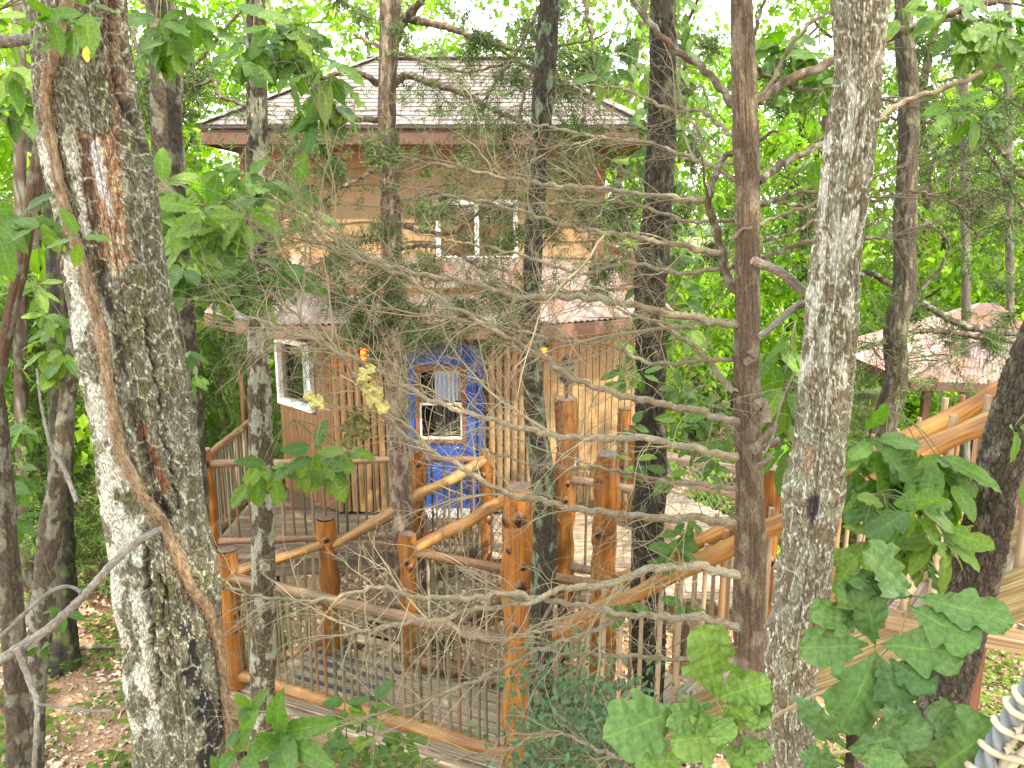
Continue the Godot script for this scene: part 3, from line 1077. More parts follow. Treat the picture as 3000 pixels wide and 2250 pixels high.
func corrugated(parent: Node3D, called: String, a: Vector3, b: Vector3, ra: Vector3, rb: Vector3, col: Color) -> MeshInstance3D:
	var L := a.distance_to(b)
	var waves := L / 0.085
	var m := int(waves * 6)
	var nn := (b - a).cross(ra - a).normalized()
	if nn.y < 0:
		nn = -nn
	var mb := MB.new()
	var x := (b - a).normalized()
	for k in m + 1:
		var f := float(k) / m
		var ph := f * waves * TAU
		var off := nn * 0.011 * sin(ph)
		var n2 := (nn - x * 0.8 * cos(ph)).normalized()
		for j in 6:
			var g := j / 5.0
			var p := a.lerp(b, f).lerp(ra.lerp(rb, f), g)
			var rust := n_lich.get_noise_3d(p.x * 1.2, p.y, p.z * 0.9)
			var cc := col.lerp(Color(0.20, 0.085, 0.045), clampf(rust * 1.3 + 0.15, 0.0, 0.75))
			mb.vert(p + off, n2, Vector2(f, g), cc)
	for k in m:
		for j in 5:
			var q := k * 6 + j
			for i: int in [q, q + 1, q + 6, q + 1, q + 7, q + 6]:
				mb.ix.append(i)
	return part(parent, called, mb.mesh(), M.metal)


func shingles(parent: Node3D, a: Vector3, b: Vector3, ra: Vector3, rb: Vector3, rows: int, width: float) -> void:
	var up := (ra.lerp(rb, 0.5) - a.lerp(b, 0.5))
	var nn := (b - a).cross(up).normalized()
	if nn.y < 0:
		nn = -nn
	for k in rows:
		var f0 := float(k) / rows
		var f1 := (k + 1.25) / rows
		var s := a.lerp(ra, f0)
		var e := b.lerp(rb, f0)
		var L := s.distance_to(e)
		var n := maxi(1, int(L / width))
		for j in n:
			var x0 := clampf((j - 0.5 * (k % 2)) / n, 0, 1)
			var x1 := clampf((j + 1 - 0.5 * (k % 2)) / n, 0, 1)
			if j == n - 1:
				x1 = 1.0
			var mb := MB.new()
			var col := Color(0.22, 0.18, 0.175) * rf(0.86, 1.12)
			var g := 0.004 / L
			var lift := rf(0.014, 0.024)
			var p0 := s.lerp(e, x0 + g) + nn * lift
			var p1 := s.lerp(e, x1 - g) + nn * lift
			var s2 := a.lerp(ra, minf(f1, 1.0))
			var e2 := b.lerp(rb, minf(f1, 1.0))
			var dd := (s2 - s).lerp(e2 - e, (x0 + x1) / 2)
			var w2 := (dd - (b - a).normalized() * dd.dot((b - a).normalized()))
			var q0 := p0 + w2 - nn * (lift - 0.004)
			var q1 := p1 + w2 - nn * (lift - 0.004)
			mb.quad(q0, q1, p1, p0, col)
			mb.quad(p0, p1, p1 - nn * lift, p0 - nn * lift, col * 0.8)
			part(parent, "shingle", mb.mesh(), M.paint)


# ---------------------------------------------------------------- decks
const AMBER := Color(0.36, 0.145, 0.025)
const CAP := Color(0.23, 0.2, 0.18)
const RAIL := Color(0.33, 0.18, 0.06)
const GREYWOOD := Color(0.29, 0.235, 0.165)

func post(parent: Node3D, at: Vector3, h: float, r: float, knots := 3, tone := 1.0, below := 0.0) -> MeshInstance3D:
	var col := AMBER * tone
	var o := log_part(parent, "post", at - Vector3(0, below, 0), at + Vector3(rf(-0.01, 0.01), h, rf(-0.01, 0.01)), r * 1.04, r * 0.98, col, CAP, M.log, 0.014, 22)
	for k in knots:
		var a := rf(-0.9, 0.9) + atan2(CAM.x - at.x, CAM.z - at.z)
		var dir := Vector3(sin(a), 0, cos(a))
		var y := h * rf(0.2, 0.92)
		knot(o, at + Vector3(0, y, 0) + dir * r * 0.96, dir, rf(0.018, 0.035))
	return o


func knot(parent: Node3D, p: Vector3, dir: Vector3, s: float) -> void:
	var mb := MB.new()
	var t := Transform3D(Basis.looking_at(-dir, Vector3(0, 1, 0.01)), p)
	var rings := [[1.5, -0.35, 0.9], [1.15, 0.22, 0.55], [0.75, 0.42, 0.22], [0.35, 0.36, 0.12], [0.0, 0.34, 0.10]]
	var m := 12
	for q: Array in rings:
		for j in m + 1:
			var a := TAU * j / m
			var wob := 1.0 + 0.12 * sin(a * 3.0 + p.x * 50.0)
			var d := Vector3(cos(a) * float(q[0]) * wob, sin(a) * float(q[0]) * 1.3 * wob, 0) * s
			mb.vert(t * (d + Vector3(0, 0, float(q[1]) * s)), t.basis * (Vector3(cos(a), sin(a), 0.9)).normalized(), Vector2(j * 0.03, float(q[0]) * 0.05), AMBER.lerp(Color(0.035, 0.018, 0.01), 1.0 - float(q[2])))
	for k in rings.size() - 1:
		for j in m:
			var a := k * (m + 1) + j
			for i: int in [a, a + m + 1, a + 1, a + 1, a + m + 1, a + m + 2]:
				mb.ix.append(i)
	part(parent, "knot", mb.mesh(), M.log)


func pixel_knot(o: Node3D, base: Vector3, r: float, q: Array) -> void:
	var p := PZ(q[0], q[1], -base.z - r * 0.8)
	var to := CAM - base
	to.y = 0
	to = to.normalized()
	var right := (-to).cross(Vector3.UP)
	var lat := clampf((p - base).dot(right) / r, -0.93, 0.93)
	var dir := to * sqrt(1.0 - lat * lat) + right * lat
	knot(o, Vector3(base.x, p.y, base.z) + dir * r * 0.97, dir, q[2])


# rail from a to b, with canes hanging between it and the lower rail
func railing(parent: Node3D, a: Vector3, b: Vector3, low: float, r: float, gap: float, col := RAIL, cane_r := 0.013, cane_col := Color(0.20, 0.15, 0.085), bottom := true, over := 0.0) -> void:
	log_part(parent, "top_rail", a, b, r, r * 0.95, col, AMBER * 1.3, M.log)
	if bottom:
		log_part(parent, "bottom_rail", a - Vector3(0, low, 0), b - Vector3(0, low, 0), r * 0.95, r, col * 0.9, AMBER, M.log)
	var L := a.distance_to(b)
	var n := int(L / gap)
	for k in range(1, n):
		var f := (k + rf(-0.16, 0.16)) / n
		var p := a.lerp(b, f) - Vector3(0, low + rf(0.0, 0.06), 0)
		var cc := cane_col.lerp(Color(0.095, 0.095, 0.05), rng.randf()) * rf(0.8, 1.35)
		if rng.randf() < 0.13:
			cc = Color(0.17, 0.095, 0.05)
		var o := part(parent, "baluster", cane_mesh(low + over + rf(0.0, 0.05), cane_r * rf(0.8, 1.25), cc, 7), M.bamboo)
		o.transform = Transform3D(Basis.from_euler(Vector3(rf(-0.02, 0.02), rf(0, 6), rf(-0.025, 0.025))), p + Vector3(0, 0, rf(-0.01, 0.01)))


# planks that run along u, clipped to a convex polygon given as points at the deck's height
func planks(parent: Node3D, poly: Array, u: Vector3, w: float, th: float, col: Color, called := "plank") -> void:
	var v := Vector3(-u.z, 0, u.x)
	var lo := 1e9
	var hi := -1e9
	for p: Vector3 in poly:
		lo = minf(lo, p.dot(v))
		hi = maxf(hi, p.dot(v))
	var y: float = poly[0].y
	var s := lo
	while s < hi - 0.03:
		var mid := s + w * 0.5
		var a := 1e9
		var b := -1e9
		for k in poly.size():
			var p: Vector3 = poly[k]
			var q: Vector3 = poly[(k + 1) % poly.size()]
			var dp := p.dot(v) - mid
			var dq := q.dot(v) - mid
			if dp * dq < 0.0:
				var h := p.lerp(q, dp / (dp - dq)).dot(u)
				a = minf(a, h)
				b = maxf(b, h)
		if b - a > 0.06:
			var mb := MB.new()
			var p0 := u * a + v * mid + Vector3(0, y - th * 0.5 - rf(0.0, 0.006), 0)
			var p1 := u * b + v * mid + Vector3(0, y - th * 0.5 - rf(0.0, 0.006), 0)
			mb.box(frame_along(p0, p1), Vector3(b - a, th, minf(w, hi - s) - 0.009), col * rf(0.82, 1.15), 0.005, 1.3, 0.55, Vector2(rf(0, 9), rf(0, 9)))
			part(parent, called, mb.mesh(), M.plank)
		s += w


# diamond mesh between a-b (top) and the same line lowered by h
func netting(parent: Node3D, called: String, a: Vector3, b: Vector3, h: float, cell: float, r: float, col: Color) -> void:
	var mb := MB.new()
	var u := (b - a).normalized()
	var L := a.distance_to(b)
	var nn := u.cross(Vector3.UP).normalized()
	for sg: float in [-1.0, 1.0]:
		var s := -h
		while s < L + h:
			var pts := []
			var k := 0
			var y := 0.0
			while y <= h:
				var x := (s + y * 0.75) if sg > 0 else (s + (h - y) * 0.75)
				if x >= 0.0 and x <= L:
					pts.append(a + u * x - Vector3(0, y, 0) + nn * r * (1.4 if (k % 2) == 0 else -1.4) * sg)
				y += cell * 0.65
				k += 1
			if pts.size() > 1:
				var rr := PackedFloat32Array()
				rr.resize(pts.size())
				rr.fill(r)
				mb.tube(pv(pts), rr, 4, col)
			s += cell
	part(parent, called, mb.mesh(), M.plain, "stuff")


var PA: Vector3
var PB: Vector3
var PC: Vector3
var PE: Vector3
var PG: Vector3
var D0: Vector3
var D1: Vector3
var D2: Vector3
var LP: Vector3

func upper_deck() -> void:
	D0 = PY(616, 1622, DECK)
	D1 = PY(1232, 1601, DECK)
	D2 = PY(1424, 1606, DECK)
	LP = PY(1652, 1694, DECK)
	var R1 := PY(1820, 1490, DECK)
	var R2 := PY(1852, 1535, DECK)
	var o := thing("porch_deck", "upper porch deck of worn planks with log railing before the blue door", "deck")
	var bl := Vector3(-3.6, DECK, -10.4)
	planks(o, [D0 + Vector3(-0.05, 0, 0.1), D1 + Vector3(0, 0, 0.12), D2 + Vector3(0, 0, 0.1), Vector3(-0.3, DECK, -9.6), bl], Vector3(1, 0, 0), 0.145, 0.035, GREYWOOD)
	planks(o, [D2 + Vector3(0.0, 0, 0.1), LP + Vector3(0.05, 0, 0.12), Vector3(1.35, DECK, -7.25), Vector3(2.9, DECK, -7.0), Vector3(3.1, DECK, -9.0), Vector3(2.3, DECK, -10.4), Vector3(-0.3, DECK, -9.6)], Vector3(1, 0, 0), 0.145, 0.035, Color(0.44, 0.37, 0.28))
	# rim beams and joists
	beam(o, "rim_beam", D0 + Vector3(-0.05, -0.17, 0.02), D1 + Vector3(0, -0.17, 0.02), 0.24, 0.05, GREYWOOD * 0.8, M.plank)
	beam(o, "rim_beam", D1 + Vector3(0, -0.17, 0.02), D2 + Vector3(0, -0.17, 0.02), 0.24, 0.05, GREYWOOD * 0.8, M.plank)
	beam(o, "rim_beam", D2 + Vector3(0, -0.17, 0.0), LP + Vector3(0.1, -0.17, 0.03), 0.24, 0.05, GREYWOOD * 0.8, M.plank)
	beam(o, "rim_beam", LP + Vector3(0.1, -0.17, 0.03), Vector3(1.35, DECK - 0.17, -7.3), 0.24, 0.05, GREYWOOD * 0.8, M.plank)
	beam(o, "rim_beam", Vector3(1.35, DECK - 0.17, -7.3), Vector3(2.9, DECK - 0.17, -7.05), 0.24, 0.05, GREYWOOD * 0.8, M.plank)
	for k in 9:
		var x := lerpf(-3.5, 0.2, k / 8.0)
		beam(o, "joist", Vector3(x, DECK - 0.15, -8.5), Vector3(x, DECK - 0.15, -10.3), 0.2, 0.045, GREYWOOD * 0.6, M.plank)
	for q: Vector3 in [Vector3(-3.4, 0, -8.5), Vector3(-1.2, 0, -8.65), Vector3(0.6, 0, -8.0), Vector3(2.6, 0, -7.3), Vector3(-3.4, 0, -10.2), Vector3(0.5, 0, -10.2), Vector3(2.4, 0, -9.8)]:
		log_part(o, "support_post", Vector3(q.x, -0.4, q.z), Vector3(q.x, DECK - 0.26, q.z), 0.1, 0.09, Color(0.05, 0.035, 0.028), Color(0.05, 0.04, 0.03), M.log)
	# posts
	post(o, D0, 1.25, 0.1, 2, 0.95, 0.25)
	post(o, D1, 1.2, 0.095, 3, 1.05, 0.25)
	post(o, D2, 1.2, 0.082, 2, 0.95, 0.25)
	post(o, LP, 1.98, 0.105, 4, 0.62, 0.25)
	post(o, R1, 1.36, 0.085, 3, 1.1, 0.0)
	post(o, R2, 1.3, 0.085, 3, 1.0, 0.0)
	var up := Vector3(0, 1.08, 0)
	railing(o, D0 + up, D1 + up, 0.93, 0.045, 0.115, Color(0.36, 0.23, 0.13), 0.014, Color(0.22, 0.19, 0.13))
	railing(o, D1 + up, D2 + up, 0.93, 0.042, 0.13, Color(0.24, 0.13, 0.08), 0.014)
	railing(o, D0 + up + Vector3(0, 0.04, 0), Vector3(-3.55, DECK + 1.1, -10.2), 0.95, 0.045, 0.1, Color(0.36, 0.23, 0.13), 0.016, Color(0.27, 0.22, 0.16))
	var k1 := Vector3(1.38, DECK, -7.32)
	railing(o, LP + Vector3(-0.14, 1.12, -0.05), k1 + Vector3(0, 1.1, 0), 0.97, 0.05, 0.27, Color(0.2, 0.14, 0.09), 0.014, Color(0.16, 0.12, 0.07))
	var k2 := Vector3(2.95, DECK, -7.6)
	log_part(o, "top_rail", R2 + Vector3(0, 1.0, 0), k2 + Vector3(0, 1.1, 0), 0.05, 0.05, Color(0.60, 0.46, 0.36), AMBER, M.log)
	log_part(o, "top_rail", R2 + Vector3(0, 0.72, 0), k2 + Vector3(0, 0.8, 0), 0.045, 0.045, Color(0.55, 0.38, 0.26), AMBER, M.log)
	log_part(o, "bottom_rail", R2 + Vector3(0, 0.12, 0), k2 + Vector3(0, 0.12, 0), 0.045, 0.045, Color(0.45, 0.3, 0.2), AMBER, M.log)
	post(o, k2, 1.25, 0.09, 2, 1.0, 0.2)
	netting(o, "wire_mesh", R2 + Vector3(0.05, 0.98, 0.03), k2 + Vector3(0, 1.06, 0.03), 0.86, 0.085, 0.0035, Color(0.42, 0.42, 0.38))
	railing(o, R1 + Vector3(0, 1.1, 0), R2 + Vector3(0, 1.06, 0), 0.95, 0.045, 0.09, RAIL, 0.018, Color(0.42, 0.32, 0.2))
	netting(o, "wire_mesh", D1 + Vector3(0.08, 0.02, 0.16), D2 + Vector3(-0.06, 0.02, 0.16), 0.55, 0.085, 0.003, Color(0.06, 0.06, 0.055))
	netting(o, "wire_mesh", D1 + Vector3(0.08, 1.02, 0.04), D2 + Vector3(-0.06, 1.02, 0.04), 0.85, 0.085, 0.003, Color(0.07, 0.07, 0.065))
	# the lantern that stands on the tall post
	var l := thing("post_lantern", "black iron lantern on top of the tallest porch post", "lantern", LP + Vector3(0, 1.98, 0))
	var iron := tinted(Color(0.022, 0.022, 0.024), 0.45, 0.3)
	var prof := func(pr: Array, m: Material, called: String) -> void:
		var pts := []
		var rr := []
		for q: Array in pr:
			pts.append(Vector3(0, q[1], 0))
			rr.append(q[0])
		var mb := MB.new()
		mb.tube(pv(pts), fa(rr), 14, Color.WHITE, 1, 1, true)
		part(l, called, mb.mesh(), m)
	prof.call([[0.014, 0.0], [0.014, 0.14]], iron, "stem")
	prof.call([[0.02, 0.14], [0.055, 0.18], [0.075, 0.2], [0.075, 0.225]], iron, "base")
	prof.call([[0.06, 0.226], [0.062, 0.36]], tinted(Color(0.10, 0.10, 0.09), 0.1), "glass")
	prof.call([[0.072, 0.255], [0.072, 0.268]], iron, "band")
	prof.call([[0.072, 0.30], [0.072, 0.313]], iron, "band")
	prof.call([[0.08, 0.362], [0.075, 0.38], [0.05, 0.42], [0.02, 0.44], [0.012, 0.47]], iron, "lid")


# ---------------------------------------------------------------- the lower landing
func landing() -> void:
	PA = PY(694, 2012, LANDING)
	PB = PY(975, 1902, LANDING)
	PC = PY(1203, 1954, LANDING)
	PE = PY(1518, 2262, LANDING)
	PG = Vector3(0.85, LANDING, -6.64)
	var o := thing("landing_deck", "lower plank landing with amber log posts and bamboo baluster railing", "deck")
	var u := Vector3(0.916, 0, 0.40)
	var v := Vector3(0.40, 0, -0.916)
	planks(o, [PA - u * 0.25 - v * 0.12, PE + u * 0.1 - v * 0.12, PG + u * 0.1 + v * 0.1, PB - u * 0.35 + v * 0.15], u, 0.14, 0.035, Color(0.37, 0.31, 0.225))
	# black anti-slip strips near the foot of the stairs
	for k in 4:
		var c := PB.lerp(PC, 0.45) - v * (0.12 + 0.16 * k)
		var mb := MB.new()
		mb.box(frame_along(c - u * 0.55 + Vector3(0, 0.004, 0), c + u * (0.5 + 0.05 * k) + Vector3(0, 0.004, 0)), Vector3(1.05, 0.004, 0.055), Color(0.05, 0.05, 0.055), 0.001)
		part(o, "grip_strip", mb.mesh(), M.plain)
	beam(o, "rim_beam", PA - u * 0.3 - v * 0.1 + Vector3(0, -0.16, 0), PE + u * 0.1 - v * 0.1 + Vector3(0, -0.16, 0), 0.24, 0.05, Color(0.27, 0.21, 0.11), M.plank)
	beam(o, "ledger", PA - u * 0.3 - v * 0.15 + Vector3(0, -0.33, 0), PE + u * 0.1 - v * 0.15 + Vector3(0, -0.33, 0), 0.05, 0.14, Color(0.2, 0.13, 0.09), M.plank)
	beam(o, "rim_beam", PA - u * 0.3 - v * 0.13 + Vector3(0, -0.47, 0), PE + u * 0.1 - v * 0.13 + Vector3(0, -0.47, 0), 0.22, 0.05, Color(0.25, 0.21, 0.09), M.plank)
	beam(o, "rim_beam", PB - u * 0.35 + v * 0.12 + Vector3(0, -0.16, 0), PG + u * 0.1 + v * 0.08 + Vector3(0, -0.16, 0), 0.24, 0.05, Color(0.25, 0.19, 0.1), M.plank)
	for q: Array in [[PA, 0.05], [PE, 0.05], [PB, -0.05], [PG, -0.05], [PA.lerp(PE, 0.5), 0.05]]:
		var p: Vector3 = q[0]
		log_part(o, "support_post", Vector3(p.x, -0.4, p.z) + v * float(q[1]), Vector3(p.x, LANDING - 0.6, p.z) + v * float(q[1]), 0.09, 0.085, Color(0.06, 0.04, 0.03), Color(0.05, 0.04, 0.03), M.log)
	var pa := post(o, PA, 1.48, 0.088, 3, 1.0, 0.0)
	var pb := post(o, PB, 1.52, 0.098, 2, 0.85, 0.0)
	var pc := post(o, PC, 1.5, 0.1, 2, 0.92, 0.0)
	var pe := post(o, PE, 2.56, 0.123, 0, 1.08, 0.55)
	for q: Array in [[1520, 1522, 0.042], [1478, 1530, 0.04], [1488, 1615, 0.02], [1532, 1660, 0.022], [1527, 1715, 0.04], [1507, 1838, 0.025], [1535, 2230, 0.028]]:
		pixel_knot(pe, PE, 0.121, q)
	var pg := post(o, PG, 2.56, 0.118, 0, 0.85, 0.55)
	for q: Array in [[1757, 1410, 0.032], [1755, 1563, 0.038], [1730, 1592, 0.026], [1735, 1662, 0.022], [1760, 1690, 0.02]]:
		pixel_knot(pg, PG, 0.116, q)
	# front railing
	railing(o, PA + Vector3(0.0, 1.2, 0), PE + Vector3(0, 1.2, 0), 1.05, 0.056, 0.092, Color(0.19, 0.125, 0.065), 0.0155, Color(0.17, 0.145, 0.085), false)
	log_part(o, "bottom_rail", PA + Vector3(0, 0.15, 0), PE + Vector3(0, 0.15, 0), 0.058, 0.066, Color(0.33, 0.175, 0.05), AMBER, M.log)
	# the left end and the back
	railing(o, PA + Vector3(0, 1.22, 0), PB + Vector3(0, 1.25, 0), 1.1, 0.05, 0.09, RAIL, 0.015, Color(0.24, 0.2, 0.14))
	railing(o, PC + Vector3(0, 1.3, 0), PG + Vector3(0, 1.28, 0), 1.15, 0.05, 0.105, Color(0.25, 0.125, 0.05), 0.016, Color(0.26, 0.21, 0.15))
	log_part(o, "floor_log", PC + Vector3(0.02, 0.12, 0.05), PG + Vector3(0, 0.08, 0.0), 0.085, 0.09, Color(0.12, 0.07, 0.04), Color(0.2, 0.12, 0.08), M.log)
	# pale post and bucket under the porch corner
	var b := thing("white_bucket", "small white bucket hung beside the dark post under the porch corner", "bucket", PZ(634, 1712, 8.15))
	var cm := CylinderMesh.new()
	cm.top_radius = 0.075
	cm.bottom_radius = 0.06
	cm.height = 0.15
	cm.radial_segments = 16
	part(b, "body", cm, tinted(Color(0.62, 0.66, 0.68), 0.5))
	var tm := TorusMesh.new()
	tm.inner_radius = 0.068
	tm.outer_radius = 0.082
	tm.rings = 16
	tm.ring_segments = 6
	part(b, "rim", tm, tinted(Color(0.7, 0.72, 0.74), 0.5), "", Vector3(0, 0.075, 0))


func stair_flight(o: Node3D, a: Vector3, b: Vector3, c: Vector3, d: Vector3, n: int, tread: Color, string_col: Color, sh: float) -> void:
	# a-b the foot line, c-d the head line (a-c and b-d are the sides)
	for k in n:
		var f0 := float(k) / n
		var f1 := float(k + 1) / n
		var y := lerpf(a.y, c.y, float(k + 1) / (n + 1))
		var run := ((c - a) * Vector3(1, 0, 1)) / n
		for j in 2:
			var g := lerpf(f0, f1, 0.26 + 0.5 * j)
			var p := a.lerp(c, g)
			var q := b.lerp(d, g)
			p.y = y
			q.y = y
			var mb := MB.new()
			mb.box(frame_along(p, q), Vector3(p.distance_to(q), 0.036, run.length() * 0.5 - 0.006), tread * rf(0.85, 1.12), 0.004, 1.0, 0.6, Vector2(rf(0, 9), rf(0, 9)))
			part(o, "tread", mb.mesh(), M.plank)
	for q: Array in [[a, c], [b, d]]:
		beam(o, "stringer", (q[0] as Vector3) + Vector3(0, -0.02, 0), (q[1] as Vector3) + Vector3(0, -0.02, 0), sh, 0.06, string_col, M.plank)


func short_stairs() -> void:
	var o := thing("short_staircase", "short flight of steps with peeled log handrails up to the blue door porch", "staircase")
	stair_flight(o, PB + Vector3(0.12, 0, 0), PC + Vector3(-0.02, 0, -0.06), D2 + Vector3(-0.1, 0, 0.06), LP + Vector3(-0.15, 0, 0), 5, Color(0.34, 0.28, 0.2), Color(0.12, 0.08, 0.05), 0.2)
	var a0 := PB + Vector3(0.05, 1.22, 0)
	var a1 := D2 + Vector3(0.0, 1.1, 0.05)
	log_part(o, "handrail", a0, a1, 0.062, 0.058, Color(0.42, 0.25, 0.09), AMBER * 1.3, M.log, 0.03)
	var c0 := PC + Vector3(0.0, 1.28, 0)
	var c1 := LP + Vector3(-0.16, 1.18, 0.1)
	log_part(o, "handrail", c0, c1, 0.066, 0.06, Color(0.45, 0.23, 0.06), AMBER * 1.3, M.log, 0.03)
	netting(o, "wire_mesh", a0 + Vector3(0, -0.05, 0), a1 + Vector3(0, -0.05, 0), 1.0, 0.085, 0.0028, Color(0.06, 0.06, 0.055))
	netting(o, "wire_mesh", c0 + Vector3(0, -0.05, 0), c1 + Vector3(0, -0.05, 0), 1.0, 0.085, 0.0028, Color(0.06, 0.06, 0.055))
	for q: Array in [[a0, a1], [c0, c1]]:
		for k in range(1, 12):
			var p := (q[0] as Vector3).lerp(q[1], k / 12.0)
			var m := part(o, "baluster", cane_mesh(1.05, rf(0.010, 0.015), Color(0.22, 0.17, 0.10) * rf(0.7, 1.2), 7), M.bamboo)
			m.position = p - Vector3(0, 1.07, 0)


func long_stairs() -> void:
	var o := thing("long_staircase", "long log handrail staircase with bamboo balusters climbing to the right", "staircase")
	var u := Vector3(0.916, 0, 0.40)
	var s := 4.0
	var k := 0.731
	var n0 := PE + Vector3(0.12, 1.23, 0.03)
	var n1 := n0 + u * s + Vector3(0, k * s, 0)
	var f0 := PG + Vector3(0.1, 1.29, 0)
	var f1 := f0 + u * s + Vector3(0, k * s, 0)
	log_part(o, "handrail", n0, n1, 0.066, 0.06, Color(0.42, 0.215, 0.055), AMBER * 1.3, M.log, 0.03)
	log_part(o, "handrail", f0, f1, 0.068, 0.064, Color(0.40, 0.20, 0.055), AMBER * 1.3, M.log, 0.03)
	stair_flight(o, PE + u * 0.15, PG + u * 0.1, PE + u * (s + 0.15) + Vector3(0, k * s, 0), PG + u * (s + 0.1) + Vector3(0, k * s, 0), 15, Color(0.42, 0.36, 0.27), Color(0.26, 0.215, 0.105), 0.3)
	for q: Array in [[n0, n1, 0], [f0, f1, 1]]:
		var n := 27
		for j in range(1, n):
			var p := (q[0] as Vector3).lerp(q[1], (j + rf(-0.15, 0.15)) / n)
			var cc := Color(0.36, 0.27, 0.17) * rf(0.7, 1.2)
			if rng.randf() < 0.35:
				cc = Color(0.27, 0.15, 0.07) * rf(0.8, 1.2)
			var m := part(o, "baluster", cane_mesh(1.25 + rf(0, 0.08), rf(0.017, 0.026), cc, 9, 0.3), M.bamboo)
			m.position = p + Vector3(0.02, -1.17, -0.075)
	for q: Array in [[PG, 1.37, 0.1], [PG, 3.0, 0.06], [PE, 1.9, 0.05], [PE, 3.15, 0.07]]:
		var b: Vector3 = q[0]
		var x: float = q[1]
		var r: float = q[2]
		var top := b + u * x + Vector3(0, k * x - 0.22, 0)
		if r > 0.08:
			post(o, b + u * x + Vector3(0, k * x - 0.3, 0.12), 1.95, 0.09, 3, 0.75, 1.5)
		else:
			beam(o, "support_post", Vector3(top.x, -0.4, top.z), top, 0.12, 0.12, Color(0.11, 0.04, 0.022), M.paint, Vector3(0, 0, 1))
	var h := PE + u * 3.2 + Vector3(0, k * 3.2 - 0.30, 0)
	beam(o, "header_beam", h - u * 0.55 + Vector3(0, -0.02, 0), h + u * 1.3 + Vector3(0, -0.02, 0), 0.09, 0.14, Color(0.36, 0.26, 0.15), M.plank)
	beam(o, "brace", Vector3(h.x, h.y - 0.9, h.z), Vector3(h.x - 0.9, h.y - 0.35, h.z + 0.1), 0.06, 0.06, Color(0.11, 0.045, 0.025), M.paint)


# ---------------------------------------------------------------- a second hut far to the right, and the net
func far_hut() -> void:
	var o := thing("neighbour_hut", "far treehouse hut with pinkish metal roof behind the cedar at right", "hut")
	var a := PZ(2670, 1115, 12.5)
	var b := PZ(3260, 1140, 12.5)
	var a2 := a + Vector3(-0.25, 0.1, -3.0)
	var b2 := b + Vector3(0.25, 0.1, -3.0)
	var top := (a + b + a2 + b2) * 0.25 + Vector3(0.2, 1.15, 0)
	var e := (top - a) * 0.35
	var r := corrugated(o, "roof", a, b, top, top + Vector3(0.3, 0, 0), Color(0.22, 0.145, 0.135))
	corrugated(r, "metal_sheet", a2, a, top, top, Color(0.45, 0.3, 0.27))
	corrugated(r, "metal_sheet", b, b2, top + Vector3(0.3, 0, 0), top + Vector3(0.3, 0, 0), Color(0.45, 0.3, 0.27))
	beam(r, "fascia", a + Vector3(0, -0.09, -0.02), b + Vector3(0, -0.09, -0.02), 0.15, 0.03, Color(0.10, 0.05, 0.035), M.paint)
	beam(r, "fascia", a2 + Vector3(0.02, -0.09, 0), a + Vector3(0.02, -0.09, 0), 0.15, 0.03, Color(0.10, 0.05, 0.035), M.paint)
	var t := wall_frame(a + Vector3(0.5, -2.4, -0.6), b + Vector3(-0.5, -2.4, -0.6))
	hpart(o, "wall", t, 0, a.distance_to(b) - 1.0, 0.0, 0.9, -0.1, 0, Color(0.12, 0.06, 0.035), M.paint)
	hpart(o, "floor", t, -0.6, a.distance_to(b) - 0.5, -0.12, -0.002, -2.6, 0.5, Color(0.2, 0.14, 0.1), M.plank)
	for x: float in [0.06, 1.0, 2.2]:
		vpart(o, "post", t, x - 0.06, x + 0.06, 0.0 if x > 0.5 else -3.6, 2.36, 0.02, 0.14, Color(0.15, 0.085, 0.05), M.paint)


